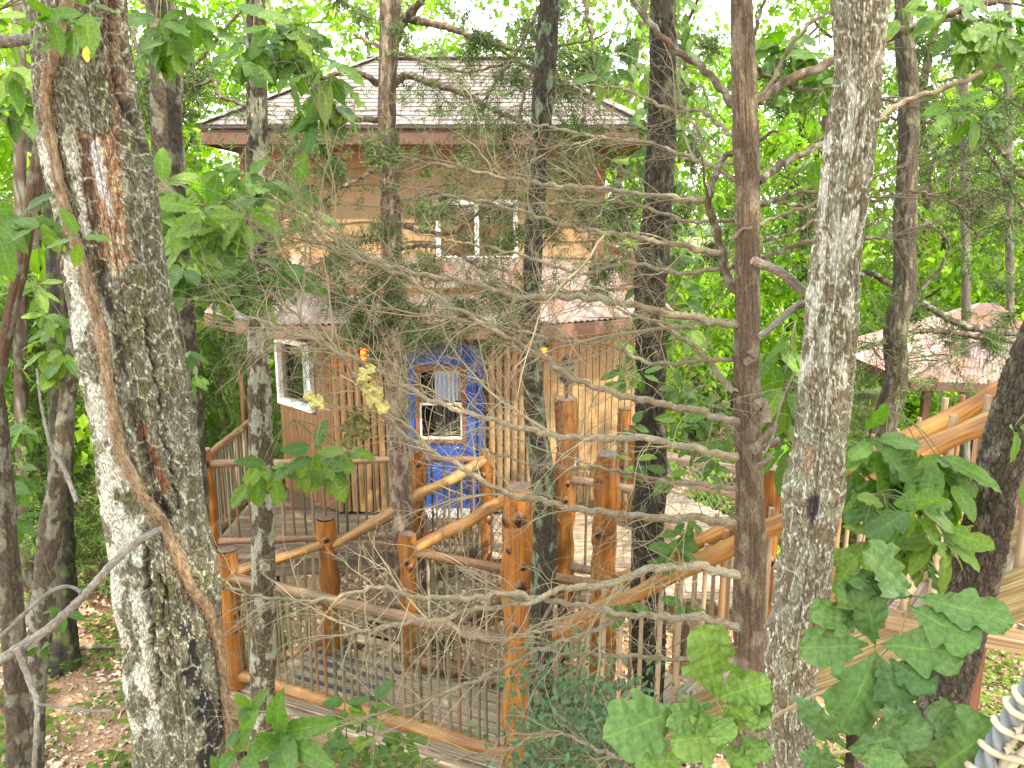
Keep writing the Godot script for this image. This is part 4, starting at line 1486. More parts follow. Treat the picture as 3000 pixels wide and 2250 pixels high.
func rope_net() -> void:
	var o := thing("rope_net", "grey edge rope laced with cream cord and netting in the bottom right corner", "rope net")
	var path := [P(2830, 2330, 1.55), P(2895, 2215, 1.52), P(2950, 2120, 1.48), P(3010, 2030, 1.42), P(3080, 1920, 1.36)]
	var sp: Array = spline(path, [0.0155, 0.0155, 0.0155, 0.0155, 0.0155], 0.006)
	var mb := MB.new()
	mb.tube(sp[0], sp[1], 12, Color(0.14, 0.16, 0.17))
	# strands: twist the surface
	for k in mb.v.size():
		var ring := k / 13
		var j := k % 13
		var g := sin(3.0 * TAU * j / 12.0 + ring * 0.9)
		mb.v[k] += mb.n[k] * 0.0034 * g
		mb.c[k] *= 0.9 + 0.35 * g
	part(o, "edge_rope", mb.mesh(), M.rope)
	var pts: PackedVector3Array = sp[0]
	# lacing
	var cream := Color(0.36, 0.325, 0.235)
	var side := Vector3(0.75, -0.6, 0.1).normalized()
	var n := 6
	for k in n:
		var i := int((k + rf(0.35, 0.65)) / n * (pts.size() - 12))
		var c := pts[i]
		var d := (pts[i + 4] - c).normalized()
		var a := d.cross(side).normalized()
		var lp := []
		for j in 9:
			var w := -0.4 * PI + 1.7 * PI * j / 8.0
			lp.append(c + (side * cos(w) + a * sin(w)) * rf(0.021, 0.023) + d * (0.005 * j))
		lp.append(lp[-1] + side * 0.05 + d * 0.02)
		lp.append(lp[-1] + side * 0.09 + d * 0.05)
		var rr := []
		for j in lp.size():
			rr.append(0.0074)
		var q: Array = spline(lp, rr, 0.008)
		var m2 := MB.new()
		m2.tube(q[0], q[1], 8, cream * rf(0.9, 1.1))
		part(o, "lacing_loop", m2.mesh(), M.rope)
	for k in 15:
		var off := side * (0.035 + 0.0165 * k) + Vector3(0, -0.004 * k, 0.003 * k)
		var lp := []
		var rr := []
		for i in range(0, pts.size(), 6):
			lp.append(pts[i] + off + side * 0.006 * sin(i * 0.19 + k * 2.0) + Vector3(0, 0.006 * cos(i * 0.23 + k), 0))
			rr.append(0.0085)
		var q: Array = spline(lp, rr, 0.012)
		var m2 := MB.new()
		m2.tube(q[0], q[1], 8, (cream if k % 3 != 2 else Color(0.25, 0.26, 0.11)) * rf(0.8, 1.1))
		for i in m2.v.size():
			m2.v[i] += m2.n[i] * 0.0015 * sin(2.0 * TAU * (i % 9) / 8.0 + (i / 9) * 1.1)
		part(o, "net_cord", m2.mesh(), M.rope)


# ---------------------------------------------------------------- trunks
# kind 0: scaly plates, 1: dark long furrows, 2: shredding strips
func bark_h(kind: int, q: Vector3, sd: float) -> float:
	if kind == 0:
		var w := n_mid.get_noise_3d(q.x * 30.0, q.y * 30.0, q.z * 12.0 + sd) * 0.55
		var e := n_cell.get_noise_3d(q.x * 42.0 + w + sd, q.y * 42.0 + w, q.z * 13.0 + w) + 1.0
		return clampf(e * 3.6, 0.0, 1.0) * 0.85 + 0.15 * n_fine.get_noise_3d(q.x * 90.0, q.y * 90.0, q.z * 60.0)
	if kind == 3:
		var w := n_mid.get_noise_3d(q.x * 16.0, q.y * 16.0, q.z * 7.0 + sd) * 0.8
		var e := n_cell.get_noise_3d(q.x * 27.0 + w + sd, q.y * 27.0 + w, q.z * 7.0 + w * 0.6) + 1.0
		var f := absf(n_mid.get_noise_3d(q.x * 24.0 + w, q.y * 24.0, q.z * 3.0 + sd))
		return clampf(minf(e * 5.5, f * 8.0 + 0.2), 0.0, 1.0) * 0.88 + 0.12 * n_fine.get_noise_3d(q.x * 70.0, q.y * 70.0, q.z * 45.0)
	if kind == 1:
		var w := n_mid.get_noise_3d(q.x * 20.0, q.y * 20.0, q.z * 7.0 + sd) * 0.5
		var a := absf(n_mid.get_noise_3d(q.x * 42.0 + w + sd, q.y * 42.0 + w, q.z * 6.0))
		var b := absf(n_mid.get_noise_3d(q.x * 26.0 - w, q.y * 26.0 + sd, q.z * 22.0))
		return smoothstep(0.0, 0.35, a) * 0.65 + smoothstep(0.0, 0.3, b) * 0.2 + 0.15 * n_fine.get_noise_3d(q.x * 80.0, q.y * 80.0, q.z * 50.0)
	var ww := n_mid.get_noise_3d(q.x * 8.0, q.y * 8.0, q.z * 3.0 + sd) * 0.8
	var c := n_mid.get_noise_3d(q.x * 95.0 + ww + sd, q.y * 95.0 + ww, q.z * 3.2)
	var d := n_fine.get_noise_3d(q.x * 60.0, q.y * 60.0 + sd, q.z * 7.0)
	return clampf(0.5 + 0.55 * c + 0.4 * d, 0.0, 1.0)


func trunk_path(pts: Array, z: float, above: float, below: float) -> Array:
	var w := []
	var r := []
	for q: Array in pts:
		var p := PZ(q[0], q[1], z)
		w.append(p)
		r.append(float(q[2]) * 0.5 / F * depth_of(p))
	if above > 0.0:
		var d: Vector3 = (w[0] - w[1]).normalized()
		var seg: float = w[0].distance_to(w[1])
		var up := seg
		while up < above:
			d = (d + Vector3(0, 0.35, 0)).normalized()
			w.push_front(w[0] + d * seg)
			r.push_front(r[0] * maxf(0.7, 1.0 - 0.06 * seg))
			up += seg
			seg = minf(seg * 1.6, 1.2)
	if below > 0.0:
		var d: Vector3 = (w[-1] - w[-2]).normalized()
		var seg: float = maxf(0.1, w[-1].distance_to(w[-2]))
		while w[-1].y > -0.2:
			d = (d + Vector3(0, -0.3, 0)).normalized()
			w.append(w[-1] + d * seg)
			r.append(r[-1] * (1.25 if w[-1].y < 0.35 else 1.02))
			seg = minf(seg * 1.5, 0.6)
	return [w, r]


func trunk(o: Node3D, called: String, pts: Array, z: float, sides: int, step: float, kind: int, amp: float, colf: Callable, above := 5.0, sd := 0.0) -> MeshInstance3D:
	var wr := trunk_path(pts, z, above, 1.0)
	var sp: Array = spline(wr[0], wr[1], step)
	var cp: PackedVector3Array = sp[0]
	var cr: PackedFloat32Array = sp[1]
	# outside the frame rows may be coarse
	var rows_p := PackedVector3Array()
	var rows_r := PackedFloat32Array()
	var skip := 0
	for k in cp.size():
		var y := py_of(cp[k])
		if y < -60.0 or y > 2320.0 or depth_of(cp[k]) < 0.1:
			skip += 1
			if skip % 10 != 1 and k != cp.size() - 1:
				continue
		rows_p.append(cp[k])
		rows_r.append(cr[k])
	var mb := MB.new()
	var m := rows_p.size()
	var s := 0.0
	var R0 := rows_r[m / 2]
	var axis := Vector3.UP
	for k in m:
		if k > 0:
			s += rows_p[k].distance_to(rows_p[k - 1])
		var t := (rows_p[mini(k + 1, m - 1)] - rows_p[maxi(k - 1, 0)]).normalized()
		var view := rows_p[k] - CAM
		view.y = 0
		var front := -view.normalized()
		var right := view.normalized().cross(Vector3.UP)
		front = (front - t * front.dot(t)).normalized()
		var side := t.cross(front)          # to the left or right of the viewer
		var y := py_of(rows_p[k]) if depth_of(rows_p[k]) > 0.1 else -2000.0
		for j in sides:
			var a := TAU * j / sides
			var dir := front * cos(a) + side * sin(a)
			var q := Vector3(cos(a) * R0, sin(a) * R0, s)
			var h := bark_h(kind, q, sd)
			var lump := n_mid.get_noise_3d(cos(a) * 0.8 + sd, sin(a) * 0.8, s * 2.2) * rows_r[k] * 0.10
			var lich := n_lich.get_noise_3d(q.x * 9.0 + sd, q.y * 9.0, q.z * 4.5)
			var lat := dir.dot(right)
			var res: Array = colf.call(lat, cos(a), y, h, lich)
			mb.v.append(rows_p[k] + dir * (rows_r[k] + lump + (h - 0.6) * amp + float(res[1])))
			mb.c.append(res[0])
			mb.u.append(Vector2(3.0 * j / sides, s * 1.6))
	mb.n.resize(mb.v.size())
	for k in m - 1:
		for j in sides:
			var A := k * sides + j
			var B := k * sides + (j + 1) % sides
			var C := A + sides
			var D := B + sides
			mb.ix.append_array(PackedInt32Array([A, B, C, B, D, C]))
			var n1 := (mb.v[C] - mb.v[A]).cross(mb.v[B] - mb.v[A])
			mb.n[A] += n1; mb.n[B] += n1; mb.n[C] += n1; mb.n[D] += n1
	var mid := rows_p[m / 2]
	# outward check
	var flip := mb.n[(m / 2) * sides].dot(mb.v[(m / 2) * sides] - mid) < 0.0
	if flip:
		for k in range(0, mb.ix.size(), 3):
			var t := mb.ix[k]
			mb.ix[k] = mb.ix[k + 1]
			mb.ix[k + 1] = t
	for k in mb.n.size():
		mb.n[k] = (mb.n[k] * (-1.0 if flip else 1.0)).normalized()
	return part(o, called, mb.mesh(), M.bark)


func bark_col(base: Color, lichen: Color, thr: float, soft := 0.12) -> Callable:
	return func(_lat: float, _front: float, _y: float, h: float, l: float) -> Array:
		var c := base * (0.62 + 0.5 * h)
		c = c.lerp(lichen, smoothstep(thr, thr + soft, l + 0.12 * h))
		return [c, 0.0]


func crown_shared(sd: int, count: int, rx: float, ry: float, hole: float) -> Array:
	var g := RandomNumberGenerator.new()
	g.seed = sd
	var xf := []
	var cols := PackedColorArray()
	var lobes := []
	for k in 11:
		lobes.append(Vector3(g.randf_range(-1, 1) * rx, g.randf_range(-1, 1) * ry, g.randf_range(-1, 1) * rx) * 0.75)
	while xf.size() < count:
		var c: Vector3 = lobes[g.randi() % lobes.size()]
		var d := Vector3(g.randfn(), g.randfn() * 0.6, g.randfn()).normalized() * pow(g.randf(), 0.4) * rx * 0.42
		var p := c + d
		if n_mid.get_noise_3dv(p * 0.9 + Vector3(sd, 0, 0)) < hole:
			continue
		var b := Basis.from_euler(Vector3(g.randf_range(-0.5, 0.5), g.randf() * TAU, g.randf_range(-0.5, 0.5))) * g.randf_range(0.8, 1.45)
		xf.append(Transform3D(b, p))
		var t := g.randf()
		cols.append(Color(0.085, 0.17, 0.02).lerp(Color(0.15, 0.25, 0.03), t) * g.randf_range(0.8, 1.2))
	return [xf, cols]


var places := {}
func px_of(p: Vector3) -> float:
	return 1500.0 + F * p.x / maxf(0.1, depth_of(p))


# where a far plant is seen: between which of the near trunks, and how far off
func place_words(at: Vector3, what: String) -> String:
	var px := px_of(at + Vector3(0, 4, 0))
	var where := "near the left edge"
	for q: Array in [[110, "just behind the huge scarred oak"], [420, "between the scarred oak and the slender lichen trunk"], [745, "between the slender lichen trunk and the shredding cedar"], [1150, "between the shredding cedar and the furrowed trunk"], [1585, "between the furrowed trunk and the creeper trunk"], [1915, "between the creeper trunk and the red cedar"], [2190, "between the red cedar and the lichened trunk"], [2440, "between the lichened trunk and the crooked trunk"], [2650, "right of the crooked trunk"], [2960, "at the right edge"]]:
		if px > float(q[0]):
			where = q[1]
	var z := -at.z
	var d := "nearest" if z < 15.2 else "near" if z < 18.6 else "middle distance" if z < 22.6 else "distant" if z < 27.6 else "far" if z < 33.5 else "very far" if z < 41.0 else "faint far" if z < 52.0 else "farthest"
	var key := d + what + where
	places[key] = places.get(key, 0) + 1
	return "%s %s %s" % [d, what, where]


func background_trees() -> void:
	# prototypes share their crowns
	var protos := []
	for k in 5:
		var o := Node3D.new()
		o.name = "forest_tree"
		var H: float = [9.5, 12.0, 14.0, 10.5, 16.0][k]
		var pts := [Vector3(0, -0.4, 0)]
		var rr := [0.16]
		for i in 5:
			pts.append(Vector3(rf(-0.25, 0.25), H * (i + 1) / 6.0, rf(-0.25, 0.25)))
			rr.append(0.13 - 0.02 * i)
		var sp: Array = spline(pts, rr, 0.5)
		var mb := MB.new()
		mb.tube(sp[0], sp[1], 8, Color(0.10, 0.08, 0.06), 2, 1)
		part(o, "trunk", mb.mesh(), M.bark)
		var lobes := []
		for i in 13:
			var y := H * rf(0.16, 1.0)
			var a := rf(0, TAU)
			var r := rf(0.7, 2.5) * (1.15 - 0.35 * y / H)
			var c := Vector3(cos(a) * r, y, sin(a) * r)
			lobes.append(c)
			var b := MB.new()
			var st := Vector3(0, maxf(0.6, y - r * 0.7), 0)
			b.tube(pv([st, st.lerp(c, 0.5) + Vector3(0, -0.1, 0), c]), fa([0.045, 0.03, 0.012]), 5, Color(0.12, 0.10, 0.075))
			part(o, "limb", b.mesh(), M.bark)
		var xf := []
		var cols := PackedColorArray()
		var bright := Color(0.27, 0.42, 0.025)
		var deep := Color(0.13, 0.27, 0.02)
		while xf.size() < 580:
			var c: Vector3 = lobes[rng.randi() % lobes.size()]
			var p := c + Vector3(rng.randfn() * 0.75, rng.randfn() * 0.45, rng.randfn() * 0.75)
			xf.append(Transform3D(Basis.from_euler(Vector3(rf(-0.4, 0.4), rf(0, TAU), rf(-0.4, 0.4))) * rf(0.8, 1.5), p))
			cols.append(deep.lerp(bright, rng.randf()) * rf(0.8, 1.2))
		copies(o, "crown", LM.puff[k % 3], M.far_leaf, xf, cols)
		protos.append(o)
	var rows := [[13.5, 3.4], [17.0, 3.1], [20.5, 3.2], [25.0, 3.4], [30.0, 3.8], [36.0, 4.4], [46.0, 5.5], [58.0, 7.0]]
	for q: Array in rows:
		var z0: float = q[0]
		var gap: float = q[1]
		var half := 0.74 * z0 + 2.5
		var x := -half
		while x < half:
			var px := x + rf(-0.9, 0.9)
			var pz := -z0 - rf(-1.2, 1.2)
			x += gap
			if px > -6.4 and px < 4.6 and pz > -17.5:
				continue
			if px > 4.5 and px < 13.0 and pz > -16.8:
				continue
			if z0 > 22.0 and px > 4.0 and px < 7.0:
				continue
			var px2 := px_of(Vector3(px, 6.0, pz))
			if absf(px2 - 1500.0) > 1850.0:
				continue
			var o: Node3D = protos[rng.randi() % 5].duplicate()
			o.name = numbered("forest_tree")
			o.position = Vector3(px, ground_h(px, pz), pz)
			o.rotation.y = rf(0, TAU)
			o.scale = Vector3.ONE * rf(0.85, 1.2)
			var words := place_words(o.position, "leafy forest tree")
			o.set_meta("label", words)
			o.set_meta("category", "tree")
			o.set_meta("group", "forest trees, " + words)
			add_child(o)
	# slim trunks one can tell apart between the leaves
	for q: Array in [[2830, 560, 60, 13.0, 24, "slim grey trunk rising beyond the hut roof, left of two"], [2960, 560, 60, 14.0, 22, "slim grey trunk rising beyond the hut roof, right of two"], [62, 1100, 200, 11.5, 34, "reddish straight trunk at far left behind the leaning stems"]]:
		var o := thing("slim_tree", q[5], "tree")
		trunk(o, "trunk", [[q[0] - 8, -50, q[4]], [q[0] - 3, 600, q[4]], [q[0], 1200, q[4] * 1.05]], q[3], 14, 0.12, 1, 0.006, bark_col(Color(0.13, 0.085, 0.06) if q[2] == 200 else Color(0.15, 0.125, 0.095), Color(0.25, 0.26, 0.2), 0.25), 3.0, float(q[0]))


func near_trees() -> void:
	var crownA := crown_shared(5, 620, 2.3, 1.6, -0.05)
	var crownB := crown_shared(6, 520, 2.0, 1.4, 0.0)
	var cmeshes := []
	for q: Array in [crownA, crownB]:
		var mm := MultiMesh.new()
		mm.transform_format = MultiMesh.TRANSFORM_3D
		mm.use_colors = true
		mm.mesh = LM.puff[0]
		mm.instance_count = q[0].size()
		for k in q[0].size():
			mm.set_instance_transform(k, q[0][k])
			mm.set_instance_color(k, q[1][k])
		cmeshes.append(mm)
	var crown := func(o: Node3D, at: Vector3, k: int, s: float) -> void:
		var c := MultiMeshInstance3D.new()
		c.name = "crown"
		c.multimesh = cmeshes[k]
		c.material_override = M.far_leaf
		c.set_meta("kind", "stuff")
		c.position = at
		c.scale = Vector3.ONE * s
		c.rotation.y = rf(0, TAU)
		o.add_child(c, true)

	# the big scarred trunk at left
	var t1 := thing("scarred_oak", "huge scarred grey oak trunk with hairy vine and peeled wood, left foreground", "tree")
	var P1 := [[205, -60, 275], [222, 0, 268], [240, 150, 262], [268, 375, 272], [300, 560, 276], [336, 750, 268], [391, 1100, 278], [462, 1500, 276], [490, 1760, 274], [517, 2000, 264], [535, 2250, 262], [545, 2330, 268]]
	var wood := Color(0.31, 0.185, 0.10)
	var c1 := func(lat: float, _front: float, y: float, h: float, l: float) -> Array:
		var c := Color(0.135, 0.125, 0.08) * (0.75 + 0.35 * h)
		c = c.lerp(Color(0.27, 0.27, 0.19), smoothstep(0.18, 0.5, l + 0.04 * h) * 0.7)
		c = c.lerp(Color(0.10, 0.115, 0.035), smoothstep(0.2, 0.4, -l) * 0.75)
		var push := 0.0
		# white crust down the left flank
		var wl := smoothstep(-0.2, -0.5, lat + 0.2 * l) * smoothstep(350.0, 480.0, y) * (1.0 - smoothstep(2050.0, 2120.0, y))
		var wn := n_lich.get_noise_2d(lat * 2.0 + 7.0, y * 0.006)
		c = c.lerp(Color(0.58, 0.57, 0.48), clampf(wl * smoothstep(-0.14, 0.08, wn + 0.05 * h), 0.0, 1.0) * 0.9)
		# peeled wood: a long scar in the upper half
		var lo := lerpf(0.12, -0.42, clampf(y / 560.0, 0.0, 1.0)) + 0.05 * l
		var hi := lerpf(0.92, 0.34, clampf((y - 260.0) / 300.0, 0.0, 1.0)) + 0.06 * l
		var bottom := 785.0 + 30.0 * l
		var scar := smoothstep(lo - 0.03, lo + 0.03, lat) * (1.0 - smoothstep(hi - 0.03, hi + 0.03, lat)) * (1.0 - smoothstep(bottom - 8.0, bottom + 8.0, y))
		var plate := 1.0 if (lat < 0.48 + 0.1 * l and y < 405.0 + 60.0 * l) and lat > -0.6 else 0.0   # bark still on
		scar *= 1.0 - plate
		if scar > 0.01:
			var fib := n_fine.get_noise_2d(lat * 26.0, y * 0.012)
			var w := wood * (1.0 + 0.7 * fib)
			if y < 480.0 and lat > 0.45:
				w = Color(0.20, 0.13, 0.085) * (1.0 + 0.7 * fib)
			var ws := smoothstep(0.13, 0.08, absf(lat - lerpf(0.0, 0.02, (y - 400.0) / 200.0))) * smoothstep(395.0, 430.0, y) * (1.0 - smoothstep(560.0, 640.0, y + 80.0 * fib))
			w = w.lerp(Color(0.66, 0.63, 0.60), ws)
			w = w.lerp(Color(0.55, 0.43, 0.25), smoothstep(0.28, 0.4, l) * 0.6 * (1.0 - ws))
			if lat < lo + 0.22 and y > 420.0:
				w = w.lerp(Color(0.055, 0.03, 0.02), 0.8)
			c = c.lerp(w, scar)
			push -= 0.022 * scar
		# dark rotten groove along the vine
		var gx := lerpf(-0.42, 0.12, clampf((y - 700.0) / 800.0, 0.0, 1.0))
		var groove := smoothstep(0.14, 0.05, absf(lat - gx + 0.08 * l)) * smoothstep(720.0, 800.0, y) * (1.0 - smoothstep(1480.0, 1560.0, y)) * smoothstep(-0.5, 0.1, n_mid.get_noise_1d(y * 0.012))
		push -= 0.03 * groove
		c = c.lerp(Color(0.075, 0.05, 0.035), groove * 0.8)
		# open split with brown wood in it
		var sx := lerpf(0.0, 0.22, (y - 1200.0) / 200.0)
		var split := smoothstep(0.10, 0.06, absf(lat - sx)) * smoothstep(1205.0, 1225.0, y) * (1.0 - smoothstep(1390.0, 1440.0, y))
		push -= 0.02 * split
		c = c.lerp(Color(0.22, 0.10, 0.055), split)
		# fissures low down
		for fx: Array in [[-0.32, 1480.0, 1960.0, 0.012], [0.2, 1420.0, 1500.0, 0.02], [-0.05, 1600.0, 1900.0, 0.006], [0.42, 900.0, 1500.0, 0.007]]:
			var w2 := smoothstep(float(fx[3]) * 3.0 + 0.02, float(fx[3]), absf(lat - float(fx[0]) - 0.07 * n_mid.get_noise_1d(y * 0.02 + float(fx[1])))) * smoothstep(fx[1], float(fx[1]) + 40.0, y) * (1.0 - smoothstep(float(fx[2]) - 40.0, fx[2], y))
			push -= 0.03 * w2
			c = c.lerp(Color(0.06, 0.045, 0.035), w2 * 0.7)
		# burnt black streak
		var bx := lerpf(0.15, 0.52, clampf((y - 1750.0) / 350.0, 0.0, 1.0)) + 0.16 * n_mid.get_noise_1d(y * 0.01)
		var bw := lerpf(0.14, 0.30, clampf((y - 1750.0) / 400.0, 0.0, 1.0))
		var burn := smoothstep(bw, bw - 0.08, absf(lat - bx) + 0.22 * l) * smoothstep(1730.0, 1790.0, y)
		c = c.lerp(Color(0.02, 0.018, 0.02), burn * 0.93)
		# the long dark split in the upper right
		var ux := 0.80 - 0.10 * smoothstep(0.0, 200.0, y) + 0.22 * smoothstep(200.0, 480.0, y) + 0.03 * l
		var us := smoothstep(0.10, 0.03, absf(lat - ux)) * (1.0 - smoothstep(450.0, 500.0, y))
		push -= 0.035 * us
		c = c.lerp(Color(0.03, 0.024, 0.018), us * 0.8)
		# white lichen scabs
		var sp := n_cell.get_noise_2d(lat * 5.0, y * 0.016)
		if sp < -0.93:
			c = c.lerp(Color(0.40, 0.42, 0.32), 0.8)
		return [c, push]
	trunk(t1, "trunk", P1, 2.9, 190, 0.0052, 3, 0.014, c1, 4.0, 3.3)
	crown.call(t1, Vector3(2.2, 12.6, 3.4), 0, 1.35)
	# the hairy vine that clings to it
	var vine := thing("hairy_vine", "brown hairy root vine winding down the face of the scarred oak", "vine")
	var vp := []
	var vr := []
	for q: Array in [[222, -40, 15], [205, 60, 17], [176, 200, 17], [163, 290, 16], [178, 420, 15], [196, 520, 15], [222, 640, 16], [262, 770, 16], [290, 870, 15], [312, 980, 15], [334, 1120, 15], [360, 1260, 15], [415, 1390, 15], [470, 1480, 15], [505, 1570, 16], [545, 1680, 15], [590, 1760, 15], [618, 1870, 15], [634, 2000, 14], [648, 2150, 14], [656, 2320, 14]]:
		# on the trunk's surface
		var p0 := PZ(q[0], q[1], 2.9)
		var cx := 0.0
		var cw := 270.0
		for k in P1.size() - 1:
			if float(q[1]) >= P1[k][1] and float(q[1]) <= P1[k + 1][1]:
				var f: float = (float(q[1]) - P1[k][1]) / (P1[k + 1][1] - P1[k][1])
				cx = lerpf(P1[k][0], P1[k + 1][0], f)
				cw = lerpf(P1[k][2], P1[k + 1][2], f)
		var lat := clampf((float(q[0]) - cx) / (cw * 0.5), -1.0, 1.0)
		var R := cw * 0.5 / F * depth_of(p0)
		var to := CAM - p0
		to.y = 0
		to = to.normalized()
		lat = clampf(lat, -0.97, 0.97)
		vp.append(PZ(cx, q[1], 2.9) + (to * sqrt(1.0 - lat * lat) + (-to).cross(Vector3.UP) * lat) * R * 1.09)
		vr.append(float(q[2]) / F * depth_of(p0) * 0.9)
	var vs: Array = spline(vp, vr, 0.012)
	var vm := MB.new()
	vm.tube(vs[0], vs[1], 18, Color(0.25, 0.185, 0.11), 1, 2)
	for k in vm.v.size():
		var p := vm.v[k]
		var st := n_fine.get_noise_3d(p.x * 70.0, p.y * 10.0, p.z * 70.0)
		vm.v[k] = p + vm.n[k] * 0.008 * st
		vm.c[k] *= 1.0 + 0.9 * st
	part(vine, "stem", vm.mesh(), M.twig)
	var hm := MB.new()
	var vpts: PackedVector3Array = vs[0]
	for k in 2200:
		var i := rng.randi() % (vpts.size() - 2)
		var t := (vpts[i + 1] - vpts[i]).normalized()
		var d := (rdir() + Vector3(rf(-0.8, 0.8), 0, 0.4)).normalized()
		d = (d - t * d.dot(t)).normalized()
		var p: Vector3 = vpts[i] + d * vs[1][i] * 0.9
		hm.tube(pv([p, p + d * 0.008 + t * rf(-0.008, 0.008), p + d * rf(0.008, 0.024) + t * rf(-0.02, 0.02)]), fa([0.0012, 0.0009, 0.0005]), 3, Color(0.34, 0.2, 0.11) * rf(0.6, 1.3))
	part(vine, "rootlets", hm.mesh(), M.twig, "stuff")

	# the pale lichened trunk at right
	var t12 := thing("lichened_tree", "thick trunk blotched with pale lichen, leaning slightly, right foreground", "tree")
	var c12 := func(lat: float, _front: float, y: float, h: float, l: float) -> Array:
		var c := Color(0.19, 0.16, 0.10) * (0.82 + 0.3 * h)
		c = c.lerp(Color(0.25, 0.255, 0.17), smoothstep(0.12, 0.4, l + 0.12 * h) * 0.85)
		var big := n_lich.get_noise_2d(lat * 1.3 + 20.0, y * 0.0042)
		var zone := smoothstep(100.0, 300.0, y) * (1.0 - smoothstep(1050.0, 1250.0, y)) + 0.6 * smoothstep(1380.0, 1420.0, y) * (1.0 - smoothstep(1480.0, 1530.0, y)) * smoothstep(0.3, 0.6, lat)
		c = c.lerp(Color(0.52, 0.52, 0.43), smoothstep(0.2, 0.32, big + 0.04 * h + 0.1 * l) * clampf(zone, 0.0, 1.0) * 0.9)
		var sp := n_cell.get_noise_2d(lat * 4.0 + 9.0, y * 0.013)
		if sp < -0.93:
			c = c.lerp(Color(0.55, 0.57, 0.47), 0.85)
		var push := 0.0
		# the dark weeping knot hole
		var kx := (lat - 0.0) / 0.28
		var ky := (y - 1450.0) / 55.0
		var k := smoothstep(1.0, 0.2, kx * kx + ky * ky * (0.6 if y > 1450.0 else 2.0))
		c = c.lerp(Color(0.03, 0.02, 0.035), k * 0.9)
		var bump := exp(-pow((y - 1440.0) / 90.0, 2.0))
		push += 0.012 * bump - 0.012 * k
		c = c.lerp(Color(0.33, 0.2, 0.12), smoothstep(0.25, 0.1, absf(lat + 0.35)) * exp(-pow((y - 1330.0) / 40.0, 2.0)) * 0.7)
		# long bark seam
		var sx := -0.25 - 0.35 * smoothstep(850.0, 1000.0, y)
		var w2 := smoothstep(0.06, 0.02, absf(lat - sx)) * smoothstep(780.0, 840.0, y) * (1.0 - smoothstep(1100.0, 1200.0, y))
		push -= 0.01 * w2
		return [c, push]
	trunk(t12, "trunk", [[2528, -60, 165], [2524, 0, 163], [2513, 226, 133], [2488, 452, 138], [2458, 678, 134], [2438, 886, 145], [2420, 1112, 145], [2402, 1293, 138], [2388, 1430, 148], [2370, 1590, 144], [2338, 1816, 158], [2315, 1997, 140], [2308, 2246, 137], [2306, 2330, 140]], 2.55, 120, 0.0055, 0, 0.012, c12, 4.5, 8.1)
	crown.call(t12, Vector3(4.6, 12.6, 1.4), 1, 1.5)
	for q: Array in [[[2395, 865], [2350, 850], [2290, 800], [2205, 762], 30, 26], [[2330, 1090], [2290, 1180], [2265, 1280], [2240, 1330], 9, 6], [[2385, 880], [2330, 900], [2260, 960], [2226, 985], 24, 18], [[2290, 1740], [2262, 1800], [2250, 1830], [2240, 1836], 12, 14]]:
		limb_simple(t12, "broken_branch", [q[0], q[1], q[2], q[3]], 2.62, q[4], q[5], Color(0.33, 0.28, 0.22))

